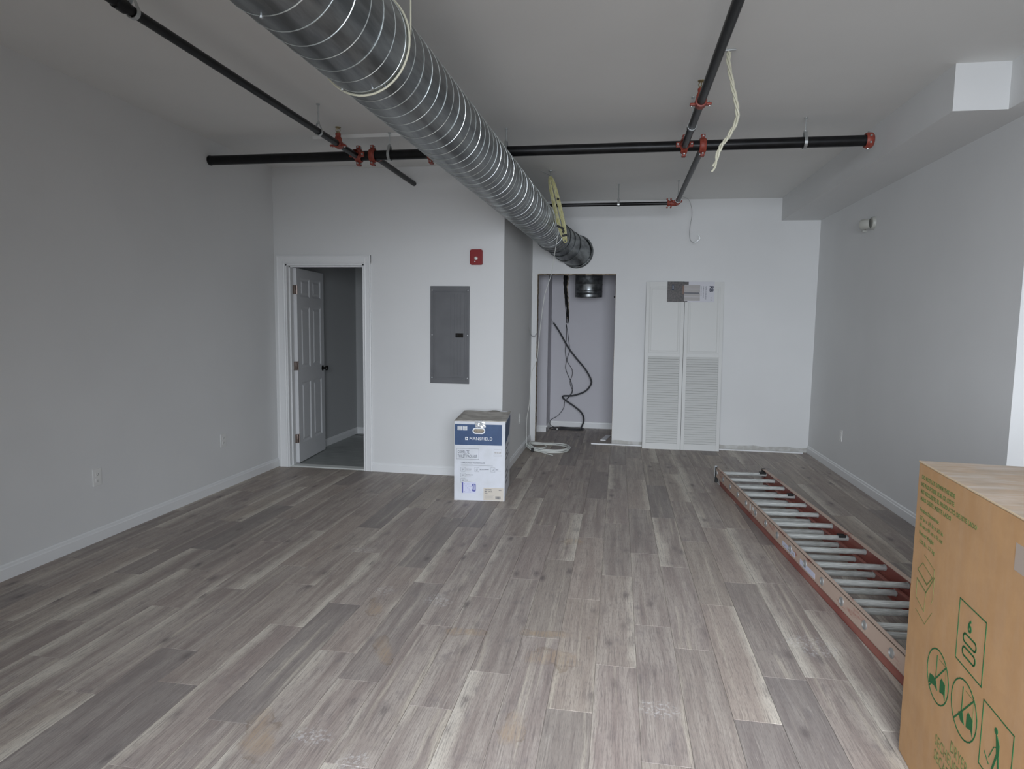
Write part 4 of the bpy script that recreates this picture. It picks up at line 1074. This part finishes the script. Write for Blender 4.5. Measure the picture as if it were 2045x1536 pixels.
obj('worn_edge', MB().tube([TC @ Vector((.0, .001, CH-.0025)), TC @ Vector((CL, .001, CH-.0025))], .0028, 6), mat('worn_edge_paper', (.52, .40, .26), .9), kc)
obj('tape_strip', cbox(MB(), .664, .86, -.0006, 0, CH-.134, CH-.066), M['tape'], kc, label='grey tape patch')
obj('top_tape', cbox(MB(), 0.0, CL, CWd/2-.035, CWd/2+.035, CH, CH+.0005), M['krafttop'], kc)
def S_(s_, t_, d=.0008): return TC @ Vector((s_, -d, CH-t_))
nN = -(TC.to_3x3() @ Vector((0, 1, 0))); uS = D_; uZ = Vector((0, 0, 1))
def ctext(body, size, m, s_, t_, sx=1.0, bold=0.0, align='LEFT', rot=0.0, spacing=1.0, width=None):
    c_, sn = math.cos(rot), math.sin(rot)
    u = uS*c_+uZ*sn; v = uZ*c_-uS*sn
    return link('lettering', text_mesh('lettering', body, size, m, S_(s_, t_), u, v, nN, sx=sx, bold=bold, align=align, spacing=spacing, width=width), kc)
ctext('DO NOT LAY DOWN THIS SIDE', .0185, M['olive'], .038, .053, .98, .0004, width=0.264)
ctext('NE PAS POSER SUR CE COTE', .0185, M['olive'], .036, .078, 1.03, .0004, width=0.266)
ctext('NO RECUESTE EL PRODUCTO DE ESTE LADO', .0185, M['olive'], .036, .102, 1.06, .0004, width=0.420)
ctext('NAO DEITE NESTE LADO', .0185, M['olive'], .038, .126, 1.09, .0004, width=0.250)
ctext('Product Dimensions:', .0175, M['olive'], .042, .163, .96, .0003, width=0.160)
ctext('27 in x 39 in x 30 in', .0175, M['olive'], .045, .190, 1.15, .0002, width=0.193)
ctext('68 cm x 99 cm x 76 cm', .0175, M['olive'], .047, .214, 1.02, .0002, width=0.192)
ctext('Product Weight:', .0175, M['olive'], .049, .240, .98, .0003, width=0.124)
ctext('125 lb / 57 kg', .0175, M['olive'], .054, .268, 1.1, .0002, width=0.128)
def poly(name, pts, m, w_=.004, closed=True):
    mb = MB(); P_ = [Vector(p) for p in pts]; n_ = len(P_); seg = n_ if closed else n_-1
    for i in range(seg):
        a, b = P_[i], P_[(i+1) % n_]; d = (b-a)
        if d.length < 1e-6: continue
        e_ = d.normalized(); q = Vector((-e_.y, e_.x))*w_/2; a2, b2 = a-e_*w_/2, b+e_*w_/2
        c4 = [a2+q, b2+q, b2-q, a2-q]
        vs = [S_(c.x, c.y, .0010) for c in c4]+[S_(c.x, c.y, .0002) for c in c4]
        mb.add(vs, [(0, 1, 2, 3), (0, 4, 5, 1), (1, 5, 6, 2), (2, 6, 7, 3), (3, 7, 4, 0)])
    return obj(name, mb, m, kc)
def fill(name, pts, m):
    n_ = len(pts); mb = MB().add([S_(x, y, .0011) for x, y in pts]+[S_(x, y, .0002) for x, y in pts], [tuple(range(n_))]+[(i, (i+1) % n_, n_+(i+1) % n_, n_+i) for i in range(n_)])
    return obj(name, mb, m, kc)
def circ(cx_, cy_, r, n_=28): return [(cx_+r*math.cos(2*PI*i/n_), cy_+r*math.sin(2*PI*i/n_)) for i in range(n_)]
poly('box_drawing', [(.109, .295), (.195, .314), (.195, .338), (.145, .385), (.061, .362)], M['olive'], .0016, False)
poly('box_drawing', [(.099, .325), (.185, .345), (.145, .381), (.061, .360)], M['olive'], .0022)
poly('box_drawing', [(.060, .393), (.143, .410), (.200, .340)], M['olive'], .0045, False)
poly('box_drawing', [(.060, .393), (.063, .457), (.136, .478), (.143, .410)], M['olive'], .0018, False)
poly('box_drawing', [(.200, .338), (.201, .404), (.190, .430)], M['olive'], .0012, False)
poly('box_drawing', [(.065, .497), (.150, .514), (.202, .454)], M['olive'], .0016, False)
# stacking limit sign
poly('sign_frame', [(.391, .322), (.555, .322), (.555, .500), (.391, .500)], M['green'], .0034)
ctext('6', .050, M['green'], .452, .392, .95, .0012)
def capsule(cx_, cy_, hw, hh, n_=8):
    r = hh; pts = []
    for i in range(n_+1): a = -PI/2+PI*i/n_; pts.append((cx_+hw-r+r*math.cos(a), cy_+r*math.sin(a)))
    for i in range(n_+1): a = PI/2+PI*i/n_; pts.append((cx_-hw+r+r*math.cos(a), cy_+r*math.sin(a)))
    return pts
poly('stack_symbol', capsule(.470, .418, .040, .0125), M['green'], .005)
poly('stack_symbol', capsule(.470, .457, .040, .0125), M['green'], .005)
for (cx_, cy_) in ((.281, .622), (.467, .617)):
    r = .082
    poly('warning_circle', circ(cx_, cy_, r), M['green'], .0042)
    poly('warning_slash', [(cx_+.057, cy_-.059), (cx_-.058, cy_+.060)], M['green'], .005, False)
    # clamp truck: mast lines, load outline and two solid blocks
    poly('truck_lines', [(cx_-.012, cy_-.060), (cx_-.012, cy_+.010)], M['green'], .0042, False)
    poly('truck_lines', [(cx_+.005, cy_-.058), (cx_+.055, cy_-.058), (cx_+.060, cy_+.010)], M['olive'], .0015, False)
    fill('truck_symbol', [(cx_+.022, cy_+.002), (cx_+.030, cy_-.010), (cx_+.058, cy_-.002), (cx_+.062, cy_+.044), (cx_+.050, cy_+.030), (cx_+.022, cy_+.038)], M['green'])
    fill('truck_symbol', [(cx_-.058, cy_+.020), (cx_-.030, cy_+.014), (cx_-.008, cy_+.020), (cx_+.006, cy_+.044), (cx_-.020, cy_+.040), (cx_-.060, cy_+.050)], M['green']) if cx_ < .4 else fill('truck_symbol', [(cx_-.030, cy_+.022), (cx_-.004, cy_+.010), (cx_+.010, cy_+.040), (cx_-.014, cy_+.040)], M['green'])
poly('sign_frame', [(.575, .523), (.733, .523), (.733, .700), (.575, .700)], M['green'], .0034)
fill('figure_symbol', circ(.650, .563, .0085, 12), M['green'])
fill('figure_symbol', [(.650, .570), (.658, .572), (.672, .590), (.672, .622), (.660, .624), (.656, .600)], M['green'])
poly('figure_limb', [(.662, .600), (.645, .610), (.624, .650)], M['green'], .0022, False)
poly('figure_limb', [(.600, .650), (.625, .668)], M['green'], .003, False)
poly('figure_limb', [(.662, .620), (.645, .668)], M['green'], .0075, False); poly('figure_limb', [(.668, .620), (.677, .668)], M['green'], .0075, False)
for txt, s_, t_ in (('DRYER', .405, .782), ('SECHEUSE', .300, .828), ('SECADORA', .300, .876)):
    ctext(txt, .050, M['olive'], s_, t_, .72, -.0004, spacing=1.05)
